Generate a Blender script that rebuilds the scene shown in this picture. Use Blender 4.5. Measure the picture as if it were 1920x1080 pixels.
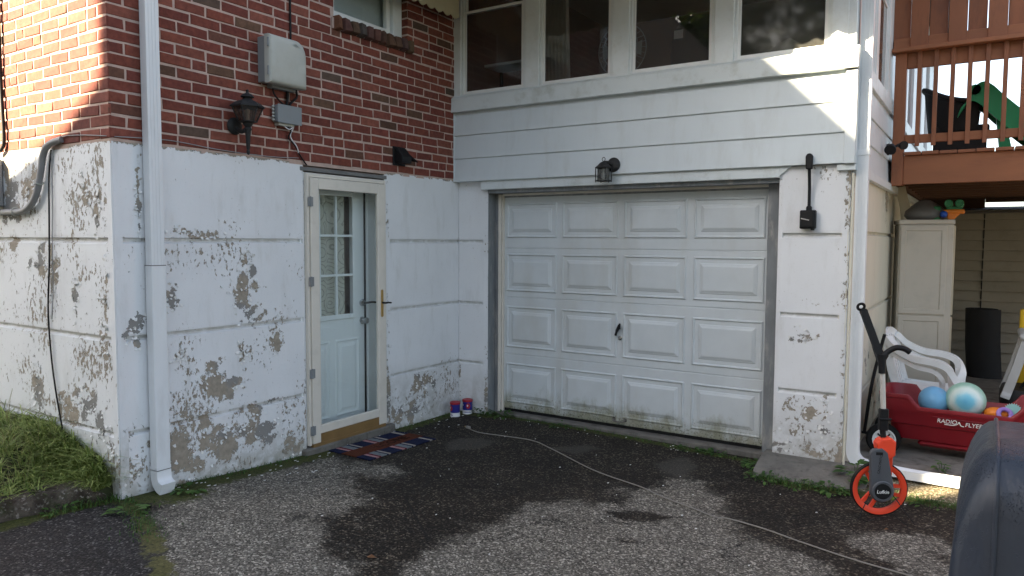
import bpy, bmesh, math, random
import numpy as np
from mathutils import Vector, Matrix, noise as mnoise
R = math.radians
random.seed(7); RNG = np.random.default_rng(7)
for o in list(bpy.data.objects): bpy.data.objects.remove(o)
scene = bpy.context.scene
COL = scene.collection

# ------------------------------------------------------------------ camera
cam_d = bpy.data.cameras.new('camera'); cam = bpy.data.objects.new('camera', cam_d); COL.objects.link(cam)
CAM_POS = Vector((4.29, -5.66, 1.616))
cr, cu, cb = Vector((.8403, .5421, .0047)), Vector((-.0392, .0514, .9979)), Vector((.5408, -.8388, .0645))
mw = Matrix((cr, cu, cb)).transposed().to_4x4(); mw.translation = CAM_POS
cam.matrix_world = mw
cam_d.sensor_width = 36; cam_d.lens = 36 * 1377 / 1920; cam_d.clip_end = 3000; cam_d.clip_start = .05
scene.camera = cam

# ------------------------------------------------------------------ sky and sun
SUN = Vector((-.70, -1.0, .60)).normalized()          # towards the sun
w = bpy.data.worlds.new('World'); scene.world = w; w.use_nodes = True
wn = w.node_tree; bgn = wn.nodes['Background']
sk = wn.nodes.new('ShaderNodeTexSky'); sk.sky_type = 'NISHITA'; sk.sun_disc = False
sk.sun_elevation = math.asin(SUN.z); sk.sun_rotation = math.atan2(SUN.x, SUN.y)
sk.air_density = 1.0; sk.dust_density = 2.0; sk.ozone_density = 1.0
hs = wn.nodes.new('ShaderNodeHueSaturation'); hs.inputs['Saturation'].default_value = .66
wn.links.new(sk.outputs[0], hs.inputs['Color']); wn.links.new(hs.outputs[0], bgn.inputs['Color'])
bgn.inputs['Strength'].default_value = .052
sd = bpy.data.lights.new('sun', 'SUN'); sd.energy = 5.0; sd.angle = R(.5); sd.color = (1, .83, .57)
so = bpy.data.objects.new('sun', sd); COL.objects.link(so); so.location = (-20, -28, 18)
so.rotation_euler = SUN.to_track_quat('Z', 'Y').to_euler()
vs = scene.view_settings
vs.view_transform = 'Standard'; vs.look = 'None'; vs.exposure = 3.15; vs.gamma = 1.0; vs.use_curve_mapping = False
scene.render.engine = 'CYCLES'; scene.cycles.max_bounces = 8; scene.cycles.transparent_max_bounces = 16
scene.render.film_transparent = False

# ------------------------------------------------------------------ node helpers
def newmat(name):
    m = bpy.data.materials.new(name); m.use_nodes = True
    nt = m.node_tree
    return m, nt, nt.nodes['Principled BSDF']
def nd(nt, t, ins=None, **props):
    n = nt.nodes.new(t)
    for k, v in props.items(): setattr(n, k, v)
    for k, v in (ins or {}).items():
        s = n.inputs[k]
        if isinstance(v, bpy.types.NodeSocket): nt.links.new(v, s)
        else: s.default_value = v
    return n
def coord(nt, scale=None, rand=False):
    v = nd(nt, 'ShaderNodeTexCoord').outputs['Object']
    if rand:
        r = nd(nt, 'ShaderNodeObjectInfo').outputs['Random']
        k = nd(nt, 'ShaderNodeMath', {0: r, 1: 37.0}, operation='MULTIPLY').outputs[0]
        v = nd(nt, 'ShaderNodeVectorMath', {0: v, 1: k}, operation='ADD').outputs[0]
    if scale is not None:
        v = nd(nt, 'ShaderNodeVectorMath', {0: v, 1: scale}, operation='MULTIPLY').outputs[0]
    return v
def noi(nt, v, scale=5., detail=4., rough=.55, dist=0.):
    return nd(nt, 'ShaderNodeTexNoise', {'Vector': v, 'Scale': scale, 'Detail': detail, 'Roughness': rough, 'Distortion': dist}).outputs[0]
def ramp(nt, fac, stops, interp='LINEAR'):
    n = nd(nt, 'ShaderNodeValToRGB', {'Fac': fac}); cr_ = n.color_ramp; cr_.interpolation = interp
    while len(cr_.elements) < len(stops): cr_.elements.new(.5)
    for e, (p, c) in zip(cr_.elements, stops):
        e.position = p; e.color = (*c, 1) if not isinstance(c, (int, float)) else (c, c, c, 1)
    return n.outputs[0]
def mixc(nt, fac, a, b, blend='MIX'):
    n = nd(nt, 'ShaderNodeMix', data_type='RGBA', blend_type=blend)
    for i, v in ((0, fac), (6, a), (7, b)):
        if isinstance(v, bpy.types.NodeSocket): nt.links.new(v, n.inputs[i])
        else: n.inputs[i].default_value = (*v, 1) if isinstance(v, tuple) else v
    return n.outputs[2]
def mth(nt, op, a, b=0., clamp=False):
    n = nd(nt, 'ShaderNodeMath', {0: a, 1: b}, operation=op); n.use_clamp = clamp
    return n.outputs[0]
def sstep(nt, x, a, b):
    return nd(nt, 'ShaderNodeMapRange', {0: x, 1: a, 2: b, 3: 0., 4: 1.}, interpolation_type='SMOOTHSTEP').outputs[0]
def bump(nt, h, strength=.5, dist=.002, normal=None):
    ins = {'Height': h, 'Strength': strength, 'Distance': dist}
    if normal is not None: ins['Normal'] = normal
    return nd(nt, 'ShaderNodeBump', ins).outputs[0]
def attr(nt, name): return nd(nt, 'ShaderNodeAttribute', attribute_name=name).outputs['Fac']
def sepz(nt): return nd(nt, 'ShaderNodeSeparateXYZ', {0: nd(nt, 'ShaderNodeTexCoord').outputs['Object']}).outputs
def set_in(nt, b, k, v):
    if isinstance(v, bpy.types.NodeSocket): nt.links.new(v, b.inputs[k])
    else: b.inputs[k].default_value = (*v, 1) if isinstance(v, tuple) and len(v) == 3 else v
MATS = {}
def paint(name, col, rough=.55, var=.12, scale=6., bmp=.15, bscale=90., metal=0., spec=.4, rand=False, dirt=None, dirtamt=.0, stretch=None, bdist=.001):
    """a plain coated surface: slight tone variation, optional grime of its own colour, fine relief"""
    m, nt, b = newmat(name)
    v = coord(nt, stretch, rand)
    n1 = noi(nt, v, scale, 5, .6)
    lo = tuple(c * (1 - var) for c in col); hi = tuple(min(1, c * (1 + var)) for c in col)
    c = ramp(nt, n1, [(.25, lo), (.75, hi)])
    if dirt:
        n2 = noi(nt, v, scale * 1.7, 7, .68)
        c = mixc(nt, mth(nt, 'MULTIPLY', sstep(nt, n2, .48, .72), dirtamt), c, dirt)
    set_in(nt, b, 'Base Color', c)
    n3 = noi(nt, v, bscale, 3, .6)
    set_in(nt, b, 'Roughness', mth(nt, 'ADD', mth(nt, 'MULTIPLY', mth(nt, 'SUBTRACT', n1, .5), .3), rough, True))
    b.inputs['Metallic'].default_value = metal; b.inputs['Specular IOR Level'].default_value = spec
    if bmp: set_in(nt, b, 'Normal', bump(nt, n3, bmp, bdist))
    MATS[name] = m; return m

# ------------------------------------------------------------------ mesh helpers
def resamp(r, n):
    if not isinstance(r, (list, tuple)): return [r]*n
    if len(r) == n: return list(r)
    return [float(q) for q in np.interp(np.linspace(0, 1, n), np.linspace(0, 1, len(r)), r)]
class MB:
    def __init__(s): s.v = []; s.f = []
    def add(s, vs_, fs):
        k = len(s.v); s.v += [tuple(p) for p in vs_]; s.f += [tuple(i + k for i in f) for f in fs]; return s
    def box(s, x0, x1, y0, y1, z0, z1):
        return s.add([(x0,y0,z0),(x1,y0,z0),(x1,y1,z0),(x0,y1,z0),(x0,y0,z1),(x1,y0,z1),(x1,y1,z1),(x0,y1,z1)],
                     [(0,3,2,1),(4,5,6,7),(0,1,5,4),(1,2,6,5),(2,3,7,6),(3,0,4,7)])
    def obox(s, c, size, rot=None):
        c = Vector(c); hx, hy, hz = (q / 2 for q in size); m = rot or Matrix.Identity(3)
        p = [c + m @ Vector((a*hx, b*hy, d*hz)) for d in (-1, 1) for a, b in ((-1,-1),(1,-1),(1,1),(-1,1))]
        return s.add(p, [(0,3,2,1),(4,5,6,7),(0,1,5,4),(1,2,6,5),(2,3,7,6),(3,0,4,7)])
    def prism(s, poly, fn, a0, a1):
        """poly: 2-D points; fn(p, q, a) -> 3-D"""
        n = len(poly)
        return s.add([fn(p, q, a0) for p, q in poly] + [fn(p, q, a1) for p, q in poly],
                     [tuple(range(n))[::-1], tuple(range(n, 2*n))] + [(i, (i+1) % n, (i+1) % n + n, i + n) for i in range(n)])
    def loft(s, rings, closed=True, cap=True):
        n = len(rings[0]); vs_ = [p for r in rings for p in r]; fs = []
        for i in range(len(rings) - 1):
            for j in range(n if closed else n - 1):
                a = i*n + j; b = i*n + (j+1) % n
                fs.append((a, b, b + n, a + n))
        if cap and closed: fs += [tuple(range(n))[::-1], tuple(range((len(rings)-1)*n, len(rings)*n))]
        return s.add(vs_, fs)
    def tube(s, pts, r, n=8, cap=True):
        pts = [Vector(p) for p in pts]; rr = resamp(r, len(pts))
        rings = []; up = None
        for i, p in enumerate(pts):
            t = (pts[min(i+1, len(pts)-1)] - pts[max(i-1, 0)]).normalized()
            if up is None: up = Vector((0,0,1)) if abs(t.z) < .9 else Vector((1,0,0))
            side = t.cross(up)
            if side.length < 1e-4: side = t.cross(Vector((0,1,0)))
            side.normalize(); up = side.cross(t).normalized()
            rings.append([p + (side*math.cos(k*2*math.pi/n) + up*math.sin(k*2*math.pi/n))*rr[i] for k in range(n)])
        return s.loft(rings, True, cap)
    def sweep(s, pts, wd, th, up=(0,0,1)):
        """rectangular bar along pts; wd across (perpendicular to up), th along up"""
        pts = [Vector(p) for p in pts]; up = Vector(up); rings = []
        for i, p in enumerate(pts):
            t = (pts[min(i+1, len(pts)-1)] - pts[max(i-1, 0)]).normalized()
            sd_ = t.cross(up).normalized(); u = sd_.cross(t).normalized()
            W = resamp(wd, len(pts))[i]; T = resamp(th, len(pts))[i]
            rings.append([p + sd_*a*W/2 + u*b*T/2 for a, b in ((-1,-1),(1,-1),(1,1),(-1,1))])
        return s.loft(rings)
    def lathe(s, prof, c=(0,0,0), axis=(0,0,1), n=24, sx=1., cap=True):
        ax = Vector(axis).normalized(); a = ax.cross(Vector((0,0,1)) if abs(ax.z) < .9 else Vector((1,0,0))).normalized(); b = ax.cross(a)
        c = Vector(c)
        rings = [[c + ax*h + (a*math.cos(k*2*math.pi/n) + b*math.sin(k*2*math.pi/n))*max(r, 1e-4) for k in range(n)] for r, h in prof]
        return s.loft(rings, True, cap)
    def torus(s, c, axis, Rr, r, n=24, m=8, a0=0, a1=2*math.pi):
        ax = Vector(axis).normalized(); a = ax.cross(Vector((0,0,1)) if abs(ax.z) < .9 else Vector((1,0,0))).normalized(); b = ax.cross(a); c = Vector(c)
        full = abs(a1 - a0 - 2*math.pi) < 1e-6; rings = []
        for i in range(n + (0 if full else 1)):
            t = a0 + (a1 - a0)*i/n; d = a*math.cos(t) + b*math.sin(t)
            rings.append([c + d*(Rr + r*math.cos(q*2*math.pi/m)) + ax*r*math.sin(q*2*math.pi/m) for q in range(m)])
        if full: rings.append(rings[0])
        return s.loft(rings, True, not full)
    def sphere(s, c, r, n=20, m=12, scale=(1,1,1)):
        return s.loft([[(c[0]+r*scale[0]*math.sin(math.pi*i/m)*math.cos(2*math.pi*k/n) if 0 < i < m else c[0]+1e-4*math.cos(2*math.pi*k/n),
                         c[1]+r*scale[1]*math.sin(math.pi*i/m)*math.sin(2*math.pi*k/n) if 0 < i < m else c[1]+1e-4*math.sin(2*math.pi*k/n),
                         c[2]-r*scale[2]*math.cos(math.pi*i/m)) for k in range(n)] for i in range(m+1)])
    def xf(s, m):
        s.v = [tuple(m @ Vector(p)) for p in s.v]; return s
    def build(s, name, mat, parent=None, bevel=0., seg=1, smooth=None, fix=True, **props):
        me = bpy.data.meshes.new(name); me.from_pydata(s.v, [], s.f)
        if fix or bevel:
            bm = bmesh.new(); bm.from_mesh(me)
            if fix: bmesh.ops.recalc_face_normals(bm, faces=bm.faces)
            if bevel:
                ed = [e for e in bm.edges if len(e.link_faces) == 2 and e.calc_face_angle(0) > .5]
                bmesh.ops.bevel(bm, geom=ed, offset=bevel, segments=seg, affect='EDGES', profile=.5, clamp_overlap=True)
            bm.to_mesh(me); bm.free()
        return link(name, me, mat, parent, smooth, **props)
WORLD_ROOTS = {}
def link(name, me, mat, parent=None, smooth=None, **props):
    if smooth is not None:
        me.polygons.foreach_set('use_smooth', [True]*len(me.polygons))
        if smooth < 179: me.set_sharp_from_angle(angle=R(smooth))
    o = bpy.data.objects.new(name, me); COL.objects.link(o)
    if mat is not None: me.materials.append(MATS[mat] if isinstance(mat, str) else mat)
    adopt(o, parent)
    for k, v in props.items(): o[k] = v
    return o
def adopt(o, parent):
    if parent is None: return
    o.parent = parent
    if parent.name in WORLD_ROOTS: o.matrix_parent_inverse = Matrix.Translation(-WORLD_ROOTS[parent.name])
def thing(name, label, cat, loc=(0,0,0), rot=None, world=True, group=None):
    """Empty at the thing's base; world=True: its parts are written in place, else in its own frame"""
    o = bpy.data.objects.new(name, None); COL.objects.link(o); o.empty_display_size = .1
    o.location = loc
    if rot is not None: o.rotation_euler = rot
    o['label'] = label; o['category'] = cat
    if group: o['group'] = group
    if world: WORLD_ROOTS[o.name] = Vector(loc)
    return o
def tag(o, label, cat, group=None):
    o['label'] = label; o['category'] = cat
    if group: o['group'] = group
    return o
def struct(o): o['kind'] = 'structure'; return o
def text(name, body, size, mat, parent, m, ext=.0015, shear=0., space=1.):
    cu_ = bpy.data.curves.new(name, 'FONT'); cu_.body = body; cu_.size = size; cu_.extrude = ext; cu_.shear = shear
    cu_.space_character = space; cu_.align_x = 'CENTER'; cu_.align_y = 'CENTER'; cu_.resolution_u = 3
    t = bpy.data.objects.new('tmp', cu_); COL.objects.link(t)
    dg = bpy.context.evaluated_depsgraph_get(); me = bpy.data.meshes.new_from_object(t.evaluated_get(dg))
    bpy.data.objects.remove(t); bpy.data.curves.remove(cu_)
    me.name = name; me.transform(m); me.materials.clear()
    return link(name, me, mat, parent)
def catmull(pts, n=6):
    pts = [Vector(p) for p in pts]; out = []
    for i in range(len(pts) - 1):
        p0 = pts[max(i-1, 0)]; p1 = pts[i]; p2 = pts[i+1]; p3 = pts[min(i+2, len(pts)-1)]
        for k in range(n):
            t = k / n
            out.append(.5*((2*p1) + (p2-p0)*t + (2*p0-5*p1+4*p2-p3)*t*t + (3*p1-p0-3*p2+p3)*t**3))
    out.append(pts[-1]); return out
def fbm(x, y, s, o=4, seed=0.):
    """vectorised value from mathutils noise"""
    return np.array([mnoise.fractal(Vector((a*s + seed, b*s - seed, seed*.37)), 1., 2., o) for a, b in zip(x, y)])
def set_attr(me, name, arr):
    a = me.attributes.new(name, 'FLOAT', 'POINT'); a.data.foreach_set('value', np.asarray(arr, dtype=np.float32))
# ------------------------------------------------------------------ materials
def concrete_mat(name, white=(.745,.76,.775), bare=(.33,.29,.235)):
    m, nt, b = newmat(name); v = coord(nt); vs_ = coord(nt, (1.1, 1.1, .72))
    n1 = noi(nt, v, 10, 9, .66, .4); n2 = noi(nt, vs_, 34, 7, .7); n3 = noi(nt, v, 3, 4, .5); n4 = noi(nt, v, 140, 3, .6)
    n5 = noi(nt, v, 2.2, 3, .5)
    pa = attr(nt, 'peel'); n6 = noi(nt, v, 30, 6, .7, .6)
    jag = mth(nt, 'ADD', mth(nt, 'MULTIPLY', mth(nt, 'SUBTRACT', n1, .5), 2.6), mth(nt, 'MULTIPLY', mth(nt, 'SUBTRACT', n6, .5), 1.5))
    p = mth(nt, 'ADD', pa, mth(nt, 'MULTIPLY', jag, sstep(nt, pa, .02, .3)))
    big = sstep(nt, p, .5, .515)
    thr = mth(nt, 'SUBTRACT', .80, mth(nt, 'MULTIPLY', attr(nt, 'flake'), .34))
    thr = mth(nt, 'ADD', thr, mth(nt, 'MULTIPLY', mth(nt, 'SUBTRACT', n3, .5), .55))
    fl = sstep(nt, mth(nt, 'SUBTRACT', n2, thr), 0., .012)
    mask = mth(nt, 'MAXIMUM', big, fl)
    pcol = ramp(nt, n5, [(.3, tuple(c*.93 for c in white)), (.7, white)])
    pcol = mixc(nt, mth(nt, 'MULTIPLY', sstep(nt, noi(nt, coord(nt, (1.5,1.5,.4)), 6, 6, .65), .5, .75), .26), pcol, (.42,.41,.37))
    pcol = mixc(nt, mth(nt, 'MULTIPLY', sstep(nt, noi(nt, v, 60, 4, .6), .6, .75), .35), pcol, (.45,.45,.44))
    damp = mth(nt, 'MULTIPLY', attr(nt, 'grime'), sstep(nt, n1, .28, .62), True)
    pcol = mixc(nt, damp, pcol, (.24,.225,.165))
    bcol = ramp(nt, noi(nt, v, 26, 6, .65), [(.3, tuple(c*.72 for c in bare)), (.7, tuple(c*1.18 for c in bare))])
    # a thin layer of older grey paint shows at some chips
    bcol = mixc(nt, sstep(nt, n3, .5, .58), bcol, (.24,.235,.225))
    set_in(nt, b, 'Base Color', mixc(nt, mask, pcol, bcol))
    set_in(nt, b, 'Roughness', mth(nt, 'ADD', mth(nt, 'MULTIPLY', mask, .25), .6))
    b.inputs['Specular IOR Level'].default_value = .25
    h = mth(nt, 'SUBTRACT', mth(nt, 'MULTIPLY', n4, .10), mask)
    nrm = bump(nt, h, 1., .0045)
    set_in(nt, b, 'Normal', bump(nt, n1, .25, .006, nrm))
    MATS[name] = m
concrete_mat('peeling_paint'); concrete_mat('peeling_paint_cream', (.66,.63,.52), (.30,.265,.20))

def brick_mat(name, use_attr):
    m, nt, b = newmat(name); v = coord(nt, None, not use_attr)
    if use_attr: c0 = nd(nt, 'ShaderNodeAttribute', attribute_name='bc').outputs['Color']
    else: c0 = nd(nt, 'ShaderNodeObjectInfo').outputs['Color']
    n = noi(nt, v, 28, 6, .65); n2 = noi(nt, v, 160, 3, .6)
    c = mixc(nt, 1., c0, ramp(nt, n, [(.28, .68), (.72, 1.22)]), 'MULTIPLY')
    c = mixc(nt, mth(nt, 'MULTIPLY', sstep(nt, noi(nt, v, 60, 5, .7), .62, .72), .5), c, (.05,.035,.03))
    set_in(nt, b, 'Base Color', c); b.inputs['Roughness'].default_value = .85; b.inputs['Specular IOR Level'].default_value = .25
    set_in(nt, b, 'Normal', bump(nt, mth(nt, 'ADD', n, mth(nt, 'MULTIPLY', n2, .5)), .5, .003))
    MATS[name] = m
brick_mat('brick', False); brick_mat('brick_field', True)
paint('mortar', (.46,.345,.295), .9, .18, 14, .6, 150, spec=.2, bdist=.002)
paint('siding', (.60,.655,.68), .42, .035, 2.2, .05, 60, dirt=(.43,.45,.43), dirtamt=.30, stretch=(2.2,2.2,.5))
paint('sill_paint', (.62,.67,.68), .45, .04, 3, .08, 70, dirt=(.36,.38,.34), dirtamt=.55)
paint('white_trim', (.69,.725,.73), .45, .05, 4, .08, 60, dirt=(.50,.49,.44), dirtamt=.35)
paint('vinyl_white', (.74,.75,.74), .38, .03, 4, .03, 60)
paint('aluminium_white', (.70,.73,.75), .38, .05, 5, .05, 40, dirt=(.48,.49,.48), dirtamt=.3, stretch=(1,1,.3))
paint('storm_cream', (.66,.62,.55), .42, .04, 5, .05, 60, dirt=(.45,.42,.36), dirtamt=.25)
paint('bronze_kick', (.20,.12,.045), .5, .15, 8, .05, 60)
paint('entry_blue', (.74,.77,.77), .45, .04, 4, .05, 60)
paint('jamb_blue', (.19,.205,.215), .75, .25, 9, .6, 60, dirt=(.36,.35,.33), dirtamt=.8, stretch=(1,1,.3))
paint('lead_flashing', (.15,.15,.148), .7, .25, 10, .3, 50)
paint('brass', (.50,.33,.12), .35, .15, 20, .05, 60, metal=.9)
paint('chrome', (.55,.56,.57), .25, .1, 20, .0, 60, metal=.95)
paint('black_metal', (.011,.011,.012), .6, .3, 20, .2, 120, spec=.25)
paint('black_plastic', (.009,.009,.010), .55, .2, 20, .15, 120, spec=.25)
paint('black_rubber', (.011,.011,.011), .8, .2, 20, .3, 120, spec=.2)
paint('verdigris', (.016,.0165,.017), .65, .3, 25, .35, 120, dirt=(.05,.055,.055), dirtamt=.5)
paint('box_grey', (.43,.44,.40), .55, .04, 4, .08, 120, dirt=(.32,.32,.27), dirtamt=.3)
paint('box_grey_dark', (.21,.23,.24), .55, .08, 8, .08, 120)
paint('conduit_grey', (.27,.27,.275), .5, .1, 12, .1, 80)
paint('awning_yellow', (.55,.49,.34), .5, .08, 5, .05, 60, dirt=(.35,.31,.2), dirtamt=.3)
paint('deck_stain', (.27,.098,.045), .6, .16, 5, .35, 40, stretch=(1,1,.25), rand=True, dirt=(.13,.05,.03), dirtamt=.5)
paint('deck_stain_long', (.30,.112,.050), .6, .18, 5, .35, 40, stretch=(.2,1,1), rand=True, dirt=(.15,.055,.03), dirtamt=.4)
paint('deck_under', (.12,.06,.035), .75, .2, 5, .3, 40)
paint('vinyl_tan', (.27,.245,.195), .6, .06, 4, .1, 60, dirt=(.15,.135,.1), dirtamt=.3)
paint('cabinet_grey', (.48,.44,.37), .5, .04, 3, .06, 90, dirt=(.33,.31,.26), dirtamt=.35)
paint('cabinet_tan', (.46,.40,.29), .5, .04, 3, .06, 90)
paint('chair_white', (.78,.79,.78), .38, .04, 6, .03, 60, dirt=(.48,.47,.42), dirtamt=.25)
paint('wagon_red', (.21,.008,.015), .42, .06, 8, .06, 150)
paint('letter_white', (.78,.78,.76), .5, .03, 20, 0)
paint('ball_blue', (.17,.42,.66), .4, .08, 14, .08, 80)
paint('safety_orange', (.78,.065,.024), .42, .05, 12, .05, 80)
paint('tool_grey', (.075,.080,.090), .5, .06, 14, .1, 120)
paint('rod_silver', (.55,.53,.50), .4, .05, 14, 0, metal=.3)
paint('toy_orange', (.70,.20,.02), .45, .06, 14, 0)
paint('toy_green', (.035,.22,.09), .45, .1, 14, 0)
paint('slide_green', (.012,.27,.10), .4, .06, 8, .05, 60)
paint('toy_blue', (.02,.09,.45), .4, .06, 14, 0)
paint('toy_purple', (.30,.18,.50), .45, .06, 14, 0)
paint('toy_teal', (.20,.40,.38), .5, .06, 14, 0)
paint('toy_yellow', (.72,.46,.02), .42, .05, 8, 0)
paint('toy_grey', (.42,.42,.41), .45, .04, 8, 0)
paint('bag_grey', (.16,.155,.15), .5, .15, 9, .3, 20, bdist=.01)
paint('can_blue', (.02,.022,.20), .35, .06, 14, 0)
paint('can_red', (.33,.02,.035), .4, .06, 14, 0)
paint('can_white', (.70,.70,.72), .4, .03, 14, 0)
paint('cord_beige', (.24,.225,.20), .6, .1, 20, 0)
paint('paint_chip', (.70,.70,.68), .7, .06, 20, 0)
paint('wicker', (.012,.010,.009), .6, .3, 60, .8, 90, bdist=.006)
paint('room_dark', (.20,.115,.09), .8, .2, 3, .1, 40)
paint('curtain_cloth', (.45,.42,.36), .9, .1, 8, .2, 60)
m_, nt_, b_ = newmat('kerb_concrete'); MATS['kerb_concrete'] = m_
v_ = coord(nt_); kn = noi(nt_, v_, 8, 7, .7); ks = nd(nt_, 'ShaderNodeTexVoronoi', {'Vector': v_, 'Scale': 90.}); kc = nd(nt_, 'ShaderNodeSeparateColor', {0: ks.outputs['Color']}).outputs[0]
c_ = mixc(nt_, sstep(nt_, kn, .35, .65), (.035,.027,.021), (.105,.088,.070))
c_ = mixc(nt_, mth(nt_, 'MULTIPLY', sstep(nt_, kc, .72, 1.), sstep(nt_, noi(nt_, v_, 12, 5, .6), .42, .6)), c_, (.30,.27,.235))
c_ = mixc(nt_, mth(nt_, 'MULTIPLY', sstep(nt_, noi(nt_, v_, 5, 6, .7), .5, .66), .75), c_, (.035,.042,.016))
set_in(nt_, b_, 'Base Color', c_); b_.inputs['Roughness'].default_value = .95; b_.inputs['Specular IOR Level'].default_value = .2
set_in(nt_, b_, 'Normal', bump(nt_, mth(nt_, 'ADD', kn, mth(nt_, 'MULTIPLY', ks.outputs['Distance'], .4)), 1., .014))
paint('footing_concrete', (.145,.135,.12), .92, .3, 8, .9, 60, dirt=(.06,.055,.045), dirtamt=.7, bdist=.006)
paint('roof_shingle', (.10,.095,.09), .9, .25, 5, .5, 60)
paint('shade_stucco', (.32,.29,.25), .9, .08, 3, .3, 60)
paint('bark', (.10,.075,.055), .95, .3, 10, .9, 30, bdist=.01)
paint('rubber_mat', (.013,.013,.014), .8, .2, 20, .5, 120, bdist=.003)

def glass_mat(name, tint=(.8,.83,.83), ior=1.45, rough=.0, film=0.):
    m, nt, b = newmat(name); nt.nodes.remove(b)
    out = nt.nodes['Material Output']
    tr = nd(nt, 'ShaderNodeBsdfTransparent', {'Color': (*tint, 1)})
    gl = nd(nt, 'ShaderNodeBsdfGlossy', {'Roughness': rough, 'Color': (1,1,1,1)})
    bf = nd(nt, 'ShaderNodeNewGeometry').outputs['Backfacing']
    io = nd(nt, 'ShaderNodeMapRange', {0: bf, 1: 0., 2: 1., 3: ior, 4: 1/ior}).outputs[0]
    fr = nd(nt, 'ShaderNodeFresnel', {'IOR': io})
    mx = nd(nt, 'ShaderNodeMixShader', {0: fr.outputs[0], 1: tr.outputs[0], 2: gl.outputs[0]})
    last = mx
    if film:
        df = nd(nt, 'ShaderNodeBsdfDiffuse', {'Color': (.5,.5,.48,1)})
        n = noi(nt, coord(nt), 3, 5, .6)
        last = nd(nt, 'ShaderNodeMixShader', {0: mth(nt, 'MULTIPLY', n, film*2), 1: mx.outputs[0], 2: df.outputs[0]})
    nt.links.new(last.outputs[0], out.inputs['Surface']); MATS[name] = m
glass_mat('glass_clear', (.96,.98,.98), 1.45); glass_mat('glass_porch', (.75,.76,.77), 1.4, .01, .022); glass_mat('glass_amber', (.42,.34,.27), 1.45, .05, .06)
glass_mat('glass_smoke', (.45,.46,.45), 1.45, .05, .10); glass_mat('glass_dusty', (.5,.5,.48), 1.45, .05, .05)

def window_light_mat():
    paint('window_shade', (.40,.44,.45), .8, .05, 3, 0)
window_light_mat()

def garage_mat():
    m, nt, b = newmat('garage_paint'); v = coord(nt); s = sepz(nt)
    n = noi(nt, v, 4, 5, .6); gr = noi(nt, coord(nt, (1.2, 1, 22)), 9, 4, .6)
    c = ramp(nt, n, [(.3, (.545,.585,.60)), (.7, (.60,.64,.655))])
    # algae that grows on the bottom section and rust streaks along the rail
    band = mth(nt, 'SUBTRACT', 1., nd(nt, 'ShaderNodeMapRange', {0: s[2], 1: .0, 2: .30, 3: 0., 4: 1.}).outputs[0])
    al = mth(nt, 'MULTIPLY', sstep(nt, mth(nt, 'ADD', mth(nt, 'MULTIPLY', noi(nt, coord(nt, (1,1,.45)), 7, 8, .7), 1.1), mth(nt, 'MULTIPLY', band, .55)), .70, 1.1), .85)
    c = mixc(nt, al, c, (.20,.20,.12))
    sp = sstep(nt, mth(nt, 'ADD', noi(nt, v, 70, 5, .7), mth(nt, 'MULTIPLY', band, .22)), .72, .80)
    c = mixc(nt, mth(nt, 'MULTIPLY', sp, .8), c, (.09,.085,.06))
    c = mixc(nt, mth(nt, 'MULTIPLY', sstep(nt, noi(nt, coord(nt, (1,1,.3)), 3, 5, .6), .45, .75), .34), c, (.44,.42,.36))
    set_in(nt, b, 'Base Color', c); b.inputs['Roughness'].default_value = .5; b.inputs['Specular IOR Level'].default_value = .35
    set_in(nt, b, 'Normal', bump(nt, gr, .18, .0012)); MATS['garage_paint'] = m
garage_mat()

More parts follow.
